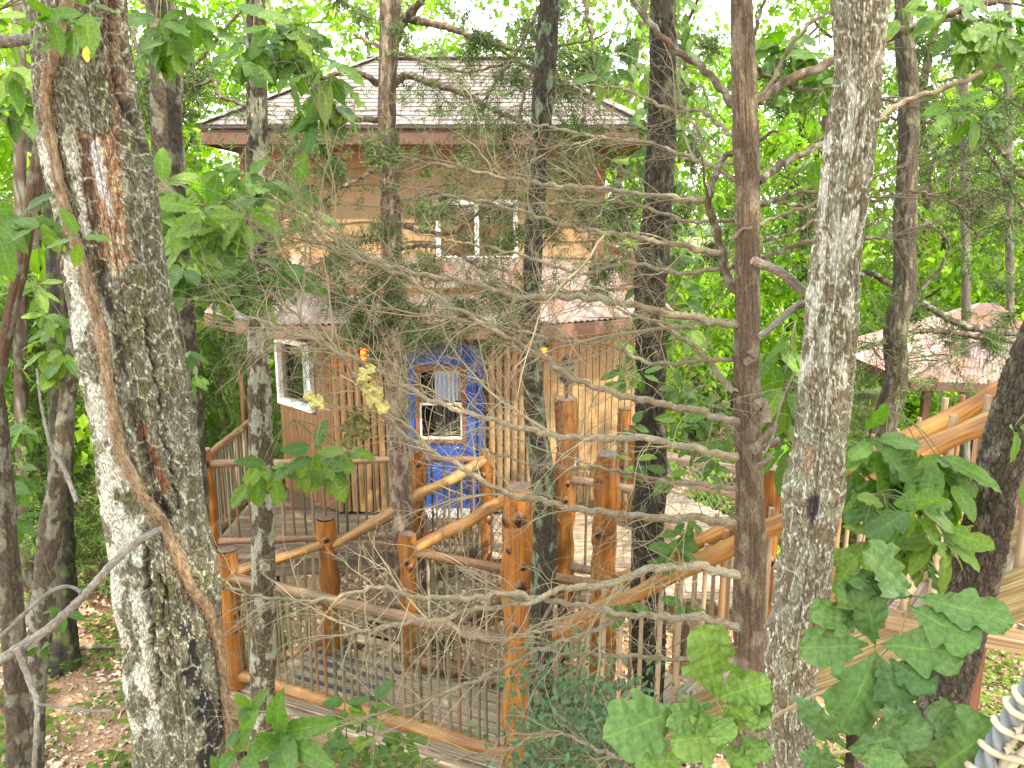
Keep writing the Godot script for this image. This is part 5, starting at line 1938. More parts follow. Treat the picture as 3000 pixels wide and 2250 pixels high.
	# slimmer trunks: points, distance, sides, step, kind, relief, colours, label, name
	var list := [
		["lichen_tree", "straight slender trunk with scaly lichen standing before the porch deck", [[744, -60, 54], [747, 0, 54], [752, 200, 58], [753, 375, 59], [752, 560, 60], [752, 750, 56], [758, 1000, 58], [764, 1290, 64], [771, 1500, 66], [771, 1850, 68], [771, 2060, 70], [772, 2300, 76]], 5.0, 64, 0.011, 0, 0.011, Color(0.12, 0.10, 0.062), Color(0.37, 0.38, 0.28), 0.12],
		["furrowed_tree", "dark furrowed trunk with a green lichen patch just right of the front post", [[1612, -60, 58], [1606, 60, 58], [1592, 270, 62], [1580, 450, 52], [1565, 680, 52], [1556, 880, 54], [1556, 1020, 54], [1570, 1250, 60], [1588, 1380, 70], [1597, 1590, 70], [1583, 1860, 64], [1583, 2090, 70], [1584, 2300, 76]], 5.3, 64, 0.011, 1, 0.014, Color(0.06, 0.052, 0.034), Color(0.17, 0.235, 0.145), 0.26],
		["dark_tree", "nearly black straight trunk hung with green creeper leaves beside the right wall", [[1944, -60, 66], [1942, 45, 68], [1938, 407, 80], [1920, 680, 86], [1908, 795, 90], [1906, 1200, 88], [1906, 1430, 92], [1898, 1545, 94], [1900, 1860, 98], [1900, 2033, 82], [1900, 2300, 96]], 5.6, 72, 0.012, 1, 0.018, Color(0.042, 0.036, 0.024), Color(0.11, 0.11, 0.07), 0.3],
		["scaly_tree", "dark scaly trunk leaning behind the huge scarred oak", [[462, -60, 74], [470, 0, 78], [480, 140, 88], [490, 360, 86], [497, 540, 84], [520, 750, 72], [531, 885, 68], [562, 1120, 50], [578, 1315, 42], [596, 1600, 44], [610, 1900, 48]], 6.2, 56, 0.014, 1, 0.016, Color(0.075, 0.062, 0.042), Color(0.19, 0.18, 0.125), 0.2],
		["crooked_tree", "crooked brown trunk bending behind the log handrail at right", [[2640, -60, 46], [2646, 0, 48], [2652, 136, 52], [2662, 271, 54], [2660, 450, 56], [2650, 678, 62], [2650, 840, 63], [2623, 976, 64], [2626, 1110, 62], [2592, 1230, 70], [2565, 1400, 66], [2545, 1650, 62], [2520, 2050, 64], [2512, 2300, 70]], 6.9, 56, 0.014, 2, 0.014, Color(0.10, 0.082, 0.055), Color(0.19, 0.175, 0.12), 0.26],
		["leaning_tree", "dark rough trunk leaning in from the right edge across the stairs", [[3190, 700, 120], [3100, 900, 120], [3024, 1066, 118], [2950, 1290, 120], [2915, 1430, 118], [2892, 1545, 126], [2832, 1770, 128], [2787, 1930, 144], [2750, 2110, 124], [2700, 2270, 130], [2690, 2330, 134]], 3.1, 110, 0.007, 0, 0.016, Color(0.085, 0.068, 0.045), Color(0.17, 0.16, 0.11), 0.25],
		["thin_tree", "thin brown trunk at the bottom of the left edge", [[-40, 1000, 44], [-8, 1200, 48], [10, 1400, 50], [22, 1600, 54], [40, 1850, 58], [50, 2100, 62], [56, 2300, 64]], 4.6, 44, 0.011, 1, 0.011, Color(0.125, 0.10, 0.066), Color(0.26, 0.25, 0.18), 0.2],
		["slanting_tree", "brown slanting trunk half hidden by the huge scarred oak", [[250, 700, 36], [232, 900, 40], [212, 1050, 42], [196, 1200, 44], [178, 1350, 50], [150, 1550, 64], [140, 1650, 64], [118, 1850, 60], [100, 2050, 62], [92, 2250, 64]], 5.6, 44, 0.013, 1, 0.012, Color(0.13, 0.105, 0.07), Color(0.29, 0.28, 0.21), 0.14],
		["peeling_stem", "thin leaning stem with torn reddish bark at the left edge", [[160, 200, 30], [138, 330, 36], [118, 440, 40], [100, 560, 42], [76, 700, 36], [58, 800, 38], [30, 930, 36], [5, 1060, 30], [-20, 1180, 30]], 4.2, 44, 0.010, 2, 0.009, Color(0.19, 0.115, 0.07), Color(0.26, 0.235, 0.165), 0.24],
		["mossy_tree", "black trunk with a mossy flared base on the leaf litter at left", [[172, 900, 60], [176, 1200, 62], [178, 1500, 70], [176, 1700, 84], [172, 1850, 100]], 10.4, 40, 0.03, 1, 0.012, Color(0.05, 0.042, 0.033), Color(0.09, 0.12, 0.03), 0.2],
	]
	var k := 0
	for q: Array in list:
		var o := thing(q[0], q[1], "tree")
		trunk(o, "trunk", q[2], q[3], q[4], q[5], q[6], q[7], bark_col(q[8], q[9], q[10]), 4.5, 3.7 * k + 1.0)
		if k == 5:
			crown.call(o, Vector3(5.6, 12.2, 3.6), 0, 1.5)
		k += 1
	# dead limb leaning out of the scarred oak at lower left
	var dl := thing("dead_limb", "long grey dead limb jutting down left from the scarred oak", "branch")
	limb_simple(dl, "limb", [[470, 1550], [400, 1590], [330, 1650], [270, 1720], [200, 1790], [130, 1850], [60, 1895], [0, 1935], [-60, 1975]], 2.62, 20, 30, Color(0.33, 0.30, 0.25))
	limb_simple(dl, "side_branch", [[238, 1735], [200, 1718], [150, 1732], [90, 1780], [30, 1840], [-40, 1900]], 2.6, 10, 14, Color(0.33, 0.30, 0.25))
	limb_simple(dl, "side_branch", [[48, 1900], [80, 1980], [108, 2060], [106, 2150], [100, 2260], [104, 2330]], 2.58, 18, 12, Color(0.42, 0.38, 0.31))
	limb_simple(dl, "side_branch", [[110, 2064], [180, 2072], [260, 2082], [330, 2083]], 2.55, 9, 7, Color(0.40, 0.37, 0.31))
	limb_simple(dl, "side_branch", [[225, 1470], [190, 1380], [150, 1310], [120, 1180], [108, 1080]], 4.0, 14, 6, Color(0.42, 0.38, 0.31))
	var ul := thing("mossy_limb", "short mossy limb entering from the left edge at the top", "branch")
	limb_simple(ul, "limb", [[-60, 118], [0, 122], [50, 118], [100, 112], [150, 100]], 2.95, 38, 30, Color(0.24, 0.22, 0.17))
	var fl := thing("fallen_branch", "pale fallen branch lying on the leaf litter left of the oak", "branch")
	var a := PY(222, 1905, 0.05)
	var b := PY(360, 1888, 0.1)
	var mb := MB.new()
	var sp: Array = spline([a, a.lerp(b, 0.4) + Vector3(0, 0.03, 0), b, b + (b - a) * 0.7], [0.03, 0.045, 0.05, 0.05], 0.05)
	mb.tube(sp[0], sp[1], 8, Color(0.36, 0.31, 0.24), 1, 2, true)
	part(fl, "limb", mb.mesh(), M.bark)


func limb_simple(o: Node3D, called: String, px: Array, d: float, w0: float, w1: float, col: Color) -> MeshInstance3D:
	var pts := []
	var rr := []
	for k in px.size():
		pts.append(P(px[k][0], px[k][1], d + 0.02 * sin(k * 1.7)))
		rr.append(lerpf(w0, w1, float(k) / (px.size() - 1)) * 0.5 / F * d)
	var sp: Array = spline(pts, rr, 0.012)
	var mb := MB.new()
	mb.tube(sp[0], sp[1], 12, col, 1, 3, true, col * 1.4)
	for k in mb.v.size():
		var p := mb.v[k]
		var q := n_fine.get_noise_3d(p.x * 40.0, p.y * 40.0, p.z * 40.0)
		mb.v[k] = p + mb.n[k] * q * float(rr[0]) * 0.25
		mb.c[k] = (mb.c[k] * (1.0 + 0.5 * q)).lerp(Color(0.42, 0.44, 0.36), smoothstep(0.15, 0.35, n_lich.get_noise_3dv(p * 9.0)) * 0.6)
	return part(o, called, mb.mesh(), M.bark)


# ---------------------------------------------------------------- cedars: dead boughs, twigs and sprays
func grow(mb: MB, p: Vector3, d: Vector3, L: float, r: float, lvl: int, col: Color, tips: Array, bend: float) -> void:
	var m := clampi(int(L / 0.05), 3, 11)
	var pts := PackedVector3Array([p])
	var rad := PackedFloat32Array([r])
	var q := p
	var dir := d
	for k in m:
		dir = (dir + rdir() * bend + Vector3(0, -0.03, 0)).normalized()
		q += dir * L / m
		pts.append(q)
		rad.append(r * (1.0 - 0.72 * (k + 1) / m))
		if lvl > 0 and k > 0 and rng.randf() < 0.66:
			var ax := dir.cross(rdir()).normalized()
			var cd := dir.rotated(ax, rf(0.45, 1.15))
			grow(mb, q, cd, L * rf(0.28, 0.6) * (1.15 - 0.5 * k / m), rad[k + 1] * 0.62 + 0.0003, lvl - 1, col, tips, bend * 1.15)
	var g := col * rf(0.75, 1.2)
	if rng.randf() < 0.25:
		g = g.lerp(Color(0.27, 0.29, 0.18), 0.6)
	mb.tube(pts, rad, 5 if lvl > 1 else 4 if lvl > 0 else 3, g, 1, 3, false, Color.WHITE, g * 0.9)
	tips.append([q, dir])
	if m > 5:
		tips.append([pts[m / 2], dir])


func bough(o: Node3D, px: Array, d0: float, d1: float, w0: float, w1: float, col: Color, gap: float, twl: float, lvl: int, live: Array) -> void:
	var pts := []
	var rr := []
	var total := 0.0
	for k in range(1, px.size()):
		total += Vector2(px[k][0] - px[k - 1][0], px[k][1] - px[k - 1][1]).length()
	var s := 0.0
	for k in px.size():
		if k > 0:
			s += Vector2(px[k][0] - px[k - 1][0], px[k][1] - px[k - 1][1]).length()
		var f := s / total
		var d := lerpf(d0, d1, f) + 0.05 * sin(k * 2.1 + d0 * 9.0) * (1.0 if k > 0 else 0.0)
		pts.append(P(px[k][0], px[k][1], d))
		rr.append(lerpf(w0, w1, pow(f, 0.8)) * 0.5 / F * d)
	# a thin end beyond the last point
	var e: Vector3 = pts[-1] + (pts[-1] - pts[-2]).normalized() * 0.25
	pts.append(e)
	rr.append(rr[-1] * 0.3)
	var sp: Array = spline(pts, rr, 0.018)
	var cp: PackedVector3Array = sp[0]
	var cr: PackedFloat32Array = sp[1]
	for k in cp.size():
		if k > 0:
			cp[k] += Vector3(n_mid.get_noise_1d(k * 0.23 + d0 * 50.0), n_mid.get_noise_1d(k * 0.23 + d0 * 90.0), n_mid.get_noise_1d(k * 0.2)) * 0.012
	var mb := MB.new()
	mb.tube(cp, cr, 9, col, 1, 3)
	for k in mb.v.size():
		var p := mb.v[k]
		var q := n_fine.get_noise_3d(p.x * 45.0, p.y * 45.0, p.z * 45.0)
		mb.v[k] = p + mb.n[k] * q * cr[k / 10] * 0.28
		var l := n_lich.get_noise_3dv(p * 11.0)
		mb.c[k] = (mb.c[k] * (1.0 + 0.45 * q)).lerp(Color(0.40, 0.42, 0.33), smoothstep(0.12, 0.3, l) * 0.7)
	var b := part(o, "branch", mb.mesh(), M.bark)
	var tw := MB.new()
	var tips := []
	var acc := 0.0
	for k in range(2, cp.size() - 1):
		acc += cp[k].distance_to(cp[k - 1])
		var f := float(k) / cp.size()
		if acc > gap * 0.85 * (1.7 - 1.1 * f):
			acc = 0.0
			var t := (cp[k] - cp[k - 1]).normalized()
			var ax := t.cross(rdir()).normalized()
			var d := t.rotated(ax, rf(0.35, 1.1))
			if rng.randf() < 0.05 and cr[k] > 0.006:
				grow(tw, cp[k], t.rotated(ax, rf(0.3, 0.7)), twl * rf(1.2, 1.9), cr[k] * 0.6, lvl, col * 0.72, tips, 0.2)
			grow(tw, cp[k], d, twl * rf(0.35, 1.15) * (1.1 - 0.35 * f), minf(0.0034, cr[k] * 0.5) * rf(0.6, 1.1), lvl, col * 0.72, tips, 0.26)
	if tw.v.size() > 0:
		part(b, "twigs", tw.mesh(), M.twig, "stuff")
	if live.size() > 0:
		var xf := []
		var cols := PackedColorArray()
		for q: Array in tips:
			if rng.randf() < float(live[0]):
				sprig(xf, cols, q[0] + rdir() * float(live[1]) * rng.randf(), q[1], float(live[2]))
		copies(b, "foliage", LM.spray[rng.randi() % 3], M.spray, xf, cols)


func sprig(xf: Array, cols: PackedColorArray, p: Vector3, d: Vector3, s: float) -> void:
	var y := (d + rdir() * 0.7 + Vector3(0, -0.25, 0)).normalized()
	var x := y.cross(rdir()).normalized()
	xf.append(Transform3D(Basis(x, y, x.cross(y)) * rf(0.75, 1.3) * s, p))
	var t := rng.randf()
	cols.append(Color(0.06, 0.10, 0.036).lerp(Color(0.11, 0.15, 0.05), t) * rf(0.75, 1.25))


# juniper tufts: [px, py, rx, ry, depth]
func tufts(o: Node3D, list: Array, dens: float, size: float, twig_col: Color) -> void:
	var xf := []
	var cols := PackedColorArray()
	var tw := MB.new()
	for q: Array in list:
		var d: float = q[4]
		var n := int(float(q[2]) * float(q[3]) * dens * 1.5 / 100.0)
		var c := P(q[0], q[1], d)
		var rx := float(q[2]) / F * d
		var ry := float(q[3]) / F * d
		for i in maxi(2, n / 15):
			var tips := []
			var a := c + Vector3(rng.randfn() * rx * 0.55, rng.randfn() * ry * 0.5 + 0.04, rng.randfn() * rx * 0.5)
			var dd := (Vector3(rf(-1, 1), rf(-0.5, 0.3), rf(-0.6, 0.6))).normalized()
			grow(tw, a, dd, minf(0.34, rx * rf(0.5, 0.9)), 0.003, 1, twig_col, tips, 0.25)
			for j in 17:
				var t: Array = tips[rng.randi() % tips.size()]
				sprig(xf, cols, (t[0] as Vector3).lerp(a, 0.45 * rng.randf()) + rdir() * 0.035, t[1], size)
	part(o, "twigs", tw.mesh(), M.twig, "stuff")
	var third := xf.size() / 3
	for k in 3:
		var e := xf.size() if k == 2 else (k + 1) * third
		copies(o, "foliage", LM.spray[k], M.spray, xf.slice(k * third, e), cols.slice(k * third, e))


func cedars() -> void:
	var tan := Color(0.36, 0.29, 0.175)
	var pale := Color(0.52, 0.435, 0.275)
	var brown := Color(0.17, 0.12, 0.075)
	# the cedar whose dead boughs cross the whole picture
	var c := thing("dead_bough_cedar", "red cedar with long bare dead boughs reaching left across the whole view", "tree")
	trunk(c, "trunk", [[2166, -60, 58], [2170, 0, 60], [2183, 316, 70], [2190, 680, 70], [2188, 885, 68], [2190, 1200, 74], [2196, 1430, 78], [2197, 1636, 86], [2195, 1907, 92], [2195, 2100, 96], [2196, 2330, 108]], 4.0, 90, 0.008, 2, 0.011, bark_col(Color(0.19, 0.135, 0.088), Color(0.28, 0.23, 0.155), 0.05, 0.3), 4.0, 17.0)
	var B := [
		[[[2160, 319], [2075, 217], [1953, 122], [1871, 27], [1830, -40]], 4.1, 4.3, 24, 16, brown, 0.10, 0.4, 2],
		[[[2163, 861], [2129, 800], [2109, 705], [2075, 583], [2102, 502], [2129, 455], [2160, 440]], 4.05, 4.0, 26, 18, brown, 0.2, 0.25, 2],
		[[[2075, 586], [1990, 584], [1900, 570], [1700, 548], [1560, 535], [1420, 510], [1275, 481]], 4.0, 4.5, 19, 9, tan, 0.055, 0.6, 3],
		[[[2111, 739], [2000, 722], [1885, 698], [1680, 665], [1490, 610], [1350, 580]], 4.0, 3.6, 19, 9, tan, 0.055, 0.6, 3],
		[[[2160, 949], [2050, 935], [1953, 915], [1830, 890], [1700, 868], [1520, 870], [1380, 830], [1220, 800], [1050, 740], [900, 640]], 4.0, 4.4, 26, 10, tan, 0.05, 0.7, 3],
		[[[2160, 1234], [2080, 1215], [1993, 1193], [1830, 1159], [1681, 1105], [1560, 1030], [1430, 960], [1275, 868], [1166, 800], [980, 735]], 4.0, 3.5, 25, 10, tan, 0.05, 0.7, 3],
		[[[2155, 1152], [2100, 1090], [2050, 1030], [1953, 960], [1850, 920]], 4.05, 4.4, 22, 10, tan, 0.08, 0.45, 2],
		[[[2160, 1336], [2080, 1325], [2007, 1309], [1900, 1285], [1740, 1283], [1600, 1270], [1440, 1230], [1290, 1185], [1150, 1110], [1000, 1030], [800, 955]], 4.0, 3.9, 24, 10, pale, 0.05, 0.7, 3],
		[[[2150, 1532], [2030, 1518], [1900, 1515], [1700, 1490], [1600, 1470], [1470, 1440], [1350, 1370], [1240, 1310], [1130, 1220], [1000, 1050], [900, 955]], 4.0, 3.4, 26, 10, tan, 0.05, 0.6, 3],
		[[[2160, 1681], [2100, 1672], [2030, 1660], [1900, 1668], [1780, 1710], [1660, 1720], [1580, 1755], [1480, 1775], [1360, 1790], [1310, 1812], [1200, 1820], [1050, 1850]], 4.0, 3.6, 29, 10, pale, 0.06, 0.5, 3],
		[[[1560, 1752], [1470, 1735], [1400, 1750], [1230, 1750], [1110, 1720], [930, 1760], [700, 1732], [640, 1700]], 3.75, 3.5, 18, 8, pale, 0.055, 0.5, 3],
		[[[2160, 1836], [2060, 1812], [1950, 1805], [1830, 1800], [1700, 1770], [1570, 1755]], 4.0, 3.75, 25, 15, tan, 0.07, 0.5, 3],
		[[[1830, 1803], [1700, 1860], [1560, 1910], [1440, 1970], [1300, 2030], [1150, 2080], [1000, 2110], [860, 2095]], 3.9, 3.1, 14, 7, tan, 0.06, 0.5, 3],
		[[[2155, 1945], [2030, 1932], [1900, 1925], [1700, 1915], [1600, 1905]], 4.0, 4.2, 18, 8, tan, 0.08, 0.4, 2],
		[[[2160, 2215], [2050, 2190], [1870, 2225], [1740, 2190], [1620, 2140], [1500, 2190], [1380, 2210]], 3.9, 3.3, 16, 7, tan, 0.07, 0.4, 3],
		[[[1310, 1812], [1340, 1850], [1390, 1865], [1480, 1872], [1580, 1850]], 3.75, 3.7, 17, 8, pale, 0.06, 0.4, 3],
		[[[2160, 530], [2050, 470], [1900, 420], [1760, 405], [1600, 370]], 4.05, 4.8, 15, 7, tan, 0.06, 0.5, 3],
		[[[2158, 640], [2030, 650], [1870, 600], [1740, 590], [1560, 600]], 4.05, 4.6, 13, 6, tan, 0.06, 0.5, 3],
	]
	for q: Array in B:
		bough(c, q[0], q[1], q[2], q[3], q[4], q[5], q[6], q[7], q[8], [])
	for q: Array in [
		[[[2225, 760], [2330, 720], [2450, 690], [2560, 700], [2700, 660]], 4.1, 4.6, 15, 7, brown, 0.07, 0.55, 3],
		[[[2225, 600], [2380, 560], [2540, 590], [2680, 560], [2800, 600]], 4.1, 4.8, 14, 6, brown, 0.08, 0.55, 3],
		[[[2215, 200], [2330, 260], [2450, 260], [2620, 300]], 4.1, 4.5, 13, 6, brown, 0.08, 0.5, 3],
		[[[2150, 400], [2060, 330], [1960, 320], [1820, 260], [1700, 250]], 4.1, 4.9, 14, 6, tan, 0.06, 0.55, 3],
		[[[2150, 1050], [2040, 1060], [1900, 1060], [1780, 1010], [1650, 1000], [1480, 960]], 4.05, 4.5, 15, 7, tan, 0.06, 0.55, 3],
		[[[2150, 780], [2000, 800], [1850, 770], [1700, 800], [1500, 740], [1300, 700]], 4.05, 4.9, 15, 7, tan, 0.05, 0.6, 3],
		[[[2160, 1430], [2040, 1420], [1900, 1400], [1760, 1370], [1600, 1370], [1450, 1330]], 4.0, 4.4, 16, 7, tan, 0.06, 0.5, 3],
		[[[2212, 300], [2290, 245], [2440, 180], [2600, 112], [2730, 55], [2870, 18]], 4.1, 4.4, 30, 22, brown, 0.2, 0.4, 2],
		[[[2222, 530], [2300, 475], [2420, 420], [2520, 380]], 4.1, 4.5, 26, 14, brown, 0.15, 0.4, 2],
		[[[2200, 318], [2253, 253], [2290, 180], [2352, 90], [2440, 27], [2480, -10]], 4.0, 3.9, 14, 9, tan, 0.14, 0.3, 2],
		[[[2140, 700], [2180, 672], [2260, 640], [2400, 590], [2560, 520]], 3.9, 3.7, 12, 7, tan, 0.14, 0.3, 2],
		[[[2570, 352], [2650, 300], [2800, 245], [2950, 180], [3040, 150]], 4.2, 4.2, 17, 15, tan, 0.16, 0.4, 2],
		[[[2220, 420], [2200, 250], [2220, 60], [2260, -40]], 4.1, 4.2, 17, 10, brown, 0.2, 0.4, 2],
		[[[2170, 480], [2080, 440], [2000, 300], [1985, 160]], 4.1, 4.4, 12, 6, tan, 0.1, 0.4, 2]]:
		bough(c, q[0], q[1], q[2], q[3], q[4], q[5], q[6], q[7], q[8], [])
	for q: Array in [[2235, 1180, 2248, 1240, 26], [2225, 1300, 2275, 1240, 22], [2230, 1310, 2285, 1290, 24], [2235, 1360, 2262, 1335, 18], [2205, 1050, 2200, 1030, 22]]:
		limb_simple(c, "stub", [[q[0] - 20, q[1] + 10], [q[0], q[1]], [q[2], q[3]]], 3.95, q[4] * 1.1, q[4], Color(0.26, 0.19, 0.13))
	# the shredding cedar before the roof, with living boughs
	var h := thing("shredding_cedar", "reddish shredding cedar trunk growing through the porch before the cabin roof", "tree")
	trunk(h, "trunk", [[1146, -60, 64], [1146, 0, 64], [1132, 280, 50], [1138, 430, 54], [1143, 560, 56], [1150, 800, 58], [1159, 1020, 64], [1172, 1383, 60], [1178, 1520, 62], [1184, 1650, 60], [1190, 1900, 62]], 8.0, 60, 0.015, 2, 0.016, bark_col(Color(0.21, 0.14, 0.095), Color(0.36, 0.29, 0.215), 0.0, 0.3), 4.0, 29.0)
	var lv := [0.36, 0.10, 1.0]
	for q: Array in [
		[[[1150, 145], [1181, 68], [1235, 0], [1260, -40]], 7.8, 7.4, 30, 20, brown, 0.2, 0.6],
		[[[1155, 60], [1200, 58], [1316, 81], [1384, 108], [1452, 131], [1560, 155]], 7.8, 7.0, 26, 14, brown, 0.12, 0.8],
		[[[1120, 250], [1104, 244], [1059, 217], [1014, 208], [940, 230]], 7.8, 7.2, 22, 10, brown, 0.15, 0.7],
		[[[1146, 256], [1190, 221], [1253, 240], [1361, 276], [1452, 325], [1520, 353], [1600, 400]], 7.8, 6.7, 24, 12, brown, 0.12, 0.8],
		[[[1040, 100], [1108, 136], [1208, 167], [1290, 194], [1384, 208], [1497, 181]], 7.6, 6.9, 14, 8, tan, 0.13, 0.8],
		[[[1120, 352], [1060, 350], [1000, 353], [904, 393], [859, 438], [814, 502], [780, 540]], 7.8, 6.9, 20, 14, brown, 0.12, 0.8],
		[[[1165, 590], [1230, 580], [1290, 562], [1400, 590]], 7.8, 7.2, 18, 8, tan, 0.12, 0.7],
		[[[1168, 655], [1240, 680], [1330, 680], [1380, 640], [1430, 600]], 7.8, 7.2, 17, 8, brown, 0.12, 0.7],
		[[[1175, 905], [1100, 960], [1040, 940], [960, 990], [900, 1010]], 7.8, 6.8, 15, 8, tan, 0.12, 0.7],
		[[[1130, 470], [1060, 520], [980, 560], [900, 640]], 7.8, 6.8, 14, 7, brown, 0.1, 0.8],
		[[[1160, 730], [1260, 720], [1340, 745], [1480, 830]], 7.8, 6.6, 14, 7, brown, 0.1, 0.8]]:
		bough(h, q[0], q[1], q[2], q[3], q[4], q[5], q[6], q[7], 2, lv)
	var T := [
		[900, 430, 90, 50, 6.9], [1090, 450, 60, 40, 7.3], [840, 650, 60, 30, 6.6], 
		[1180, 700, 120, 50, 7.0], [900, 770, 140, 50, 6.6], [1050, 810, 140, 50, 6.7], [1150, 850, 100, 50, 7.0], [1250, 890, 90, 40, 6.9], [1130, 960, 120, 40, 6.8], [1320, 930, 120, 50, 6.9], [1060, 1035, 40, 25, 7.2],
		[1450, 850, 90, 40, 6.8], [1480, 920, 80, 40, 6.9], [1210, 985, 60, 30, 7.0], [700, 870, 60, 50, 7.2], [640, 1000, 40, 50, 7.6], [980, 880, 90, 30, 6.9], [1230, 620, 80, 40, 7.0]]
	tufts(h, T, 0.6, 1.25, brown)
	var T2 := [
		[1010, 30, 50, 30, 7.2], [1300, 120, 110, 50, 6.8], [1420, 80, 120, 40, 6.6], [1560, 50, 60, 50, 6.6], [1520, 220, 80, 35, 6.6], [1700, 240, 80, 50, 6.2], [1700, 140, 70, 40, 6.2], [1800, 190, 60, 40, 6.0],
		[1480, 450, 90, 30, 6.6], [1660, 480, 110, 50, 6.2], [1780, 420, 80, 35, 6.1], [1750, 640, 60, 35, 6.0], [1830, 640, 40, 40, 6.0], [1640, 700, 80, 40, 6.2], [1560, 620, 80, 40, 6.4], [1700, 770, 60, 35, 6.2], [1600, 900, 50, 30, 6.3]]
	var hh := c
	for q: Array in [[[[1668, -200], [1600, -20], [1520, 140], [1440, 260]], 6.6, 6.7, 18, 8], [[[1670, -180], [1720, 40], [1740, 220], [1700, 420], [1720, 640]], 6.6, 6.2, 16, 6], [[[1672, -180], [1560, 200], [1500, 420], [1480, 560]], 6.6, 6.5, 15, 6]]:
		bough(hh, q[0], q[1], q[2], q[3], q[4], brown, 0.14, 0.7, 2, lv)
	tufts(hh, T2, 0.34, 1.2, brown)
	# left group
	var l := thing("left_cedar", "grey green juniper tufts on thin boughs between the scarred oak and the roof corner", "tree")
	trunk(l, "trunk", [[290, -320, 60], [292, -200, 60], [300, 400, 60], [340, 750, 60], [400, 1100, 60], [470, 1500, 62], [530, 2000, 62]], 7.4, 20, 0.06, 2, 0.006, bark_col(brown, tan, 0.2), 3.0, 6.0)
	for q: Array in [[[[300, -180], [460, 60], [560, 180], [640, 110], [690, 50]], 7.4, 6.9, 14, 10], [[[300, -180], [420, 180], [520, 260], [625, 235], [640, 280], [720, 310]], 7.3, 6.6, 14, 10], [[[300, -150], [430, 300], [500, 265], [560, 260]], 7.3, 6.9, 10, 5]]:
		bough(l, q[0], q[1], q[2], q[3], q[4], Color(0.14, 0.10, 0.07), 0.16, 0.6, 2, lv)
	tufts(l, [[430, 190, 60, 40, 7.0], [480, 235, 60, 40, 7.0], [540, 250, 80, 40, 6.8], [450, 300, 50, 50, 7.0], [520, 345, 50, 40, 6.9], [470, 340, 60, 30, 7.1]], 0.9, 1.2, brown)
	# right group, dark against the light
	var r := thing("drooping_cedar", "dark drooping cedar with bare curved boughs at the upper right", "tree")
	trunk(r, "trunk", [[3120, -100, 90], [3110, 300, 95], [3100, 800, 100], [3100, 1400, 104]], 8.0, 30, 0.04, 2, 0.008, bark_col(brown, tan, 0.2), 3.0, 7.0)
	for q: Array in [
		[[[3105, 560], [2980, 500], [2860, 360], [2740, 360], [2650, 350]], 8.0, 7.2, 26, 12], [[[3105, 800], [2930, 500], [2830, 390], [2760, 370]], 8.0, 7.0, 18, 8], [[[3110, 250], [2900, 90], [2760, 60], [2600, 130]], 8.0, 7.0, 24, 10],
		[[[3100, 980], [2850, 960], [2720, 900], [2560, 805], [2500, 812]], 8.0, 7.0, 28, 16], [[[3100, 1010], [2860, 985], [2700, 970], [2500, 1030]], 7.8, 6.8, 22, 12], [[[2700, 850], [2780, 720], [2640, 590]], 7.2, 7.0, 10, 6], [[[3100, 700], [2960, 640], [2870, 690], [2800, 600]], 8.0, 7.3, 14, 6],
		[[[2510, 580], [2420, 620], [2330, 600], [2240, 590]], 6.8, 6.6, 18, 8], [[[2400, 640], [2300, 690], [2240, 700], [2180, 760]], 6.8, 6.6, 14, 8], [[[3100, 420], [2960, 300], [2820, 230], [2700, 260]], 8.0, 7.2, 14, 6]]:
		bough(r, q[0], q[1], q[2], q[3], q[4], Color(0.11, 0.08, 0.055), 0.13, 0.7, 2, [0.5, 0.10, 0.9])
	tufts(r, [[2740, 180, 130, 80, 7.4], [2900, 240, 110, 110, 7.6], [2800, 380, 100, 60, 7.3], [2950, 420, 80, 70, 7.8], [2880, 560, 90, 60, 7.6], [2860, 640, 90, 60, 7.5], [2320, 690, 80, 70, 6.9], [2330, 500, 80, 70, 6.9], [2250, 200, 60, 70, 6.8], [2080, 160, 70, 80, 6.8], [2040, 270, 60, 50, 6.7], [2060, 420, 60, 50, 6.8], [2780, 70, 110, 50, 7.4], [2900, 850, 90, 50, 7.6], [2960, 640, 60, 60, 7.8], [2400, 300, 50, 60, 6.8], [2300, 330, 60, 70, 6.9], [2760, 960, 80, 40, 7.2], [2880, 1010, 90, 40, 7.4], [2060, 600, 50, 50, 6.9], [2030, 720, 40, 40, 6.9]], 0.4, 1.2, Color(0.11, 0.08, 0.055))
	# soft low cedars far left and behind the porch
	var n := 0
	for q: Array in [[90, 1220, 12.5, 2.2, "left of the slanting trunk"], [300, 1330, 13.5, 2.0, "just left of the scarred oak"], [640, 1130, 14.0, 1.8, "left of the porch railing"], [-60, 980, 11.8, 2.4, "at the left edge"], [560, 900, 15.0, 2.2, "behind the dark scaly trunk"]]:
		var o := thing("young_cedar", "soft green young cedar standing " + str(q[4]), "tree")
		var base := PZ(q[0], q[1], q[2])
		var H := base.y + float(q[3])
		o.position = Vector3(base.x, 0, base.z)
		var mb := MB.new()
		mb.tube(pv([Vector3(0, -0.3, 0), Vector3(0.04, H * 0.5, 0), Vector3(0, H, 0)]), fa([0.09, 0.06, 0.01]), 8, brown)
		part(o, "trunk", mb.mesh(), M.bark)
		var xf := []
		var cols := PackedColorArray()
		for i in 1700:
			var y := H * (0.12 + 0.88 * rng.randf())
			var rr := (1.0 - y / H) * 1.5 + 0.35
			var a := rf(0, TAU)
			var rad := rr * sqrt(rng.randf())
			var p := Vector3(cos(a) * rad, y - 0.15 * rad, sin(a) * rad)
			if n_mid.get_noise_3dv(p * 1.4 + base) < -0.12:
				continue
			sprig(xf, cols, p, Vector3(cos(a), -0.1, sin(a)), 1.9)
			cols[cols.size() - 1] = cols[cols.size() - 1] * Color(1.25, 1.45, 0.9)
		copies(o, "foliage", LM.spray[n % 3], M.spray, xf, cols)
		n += 1


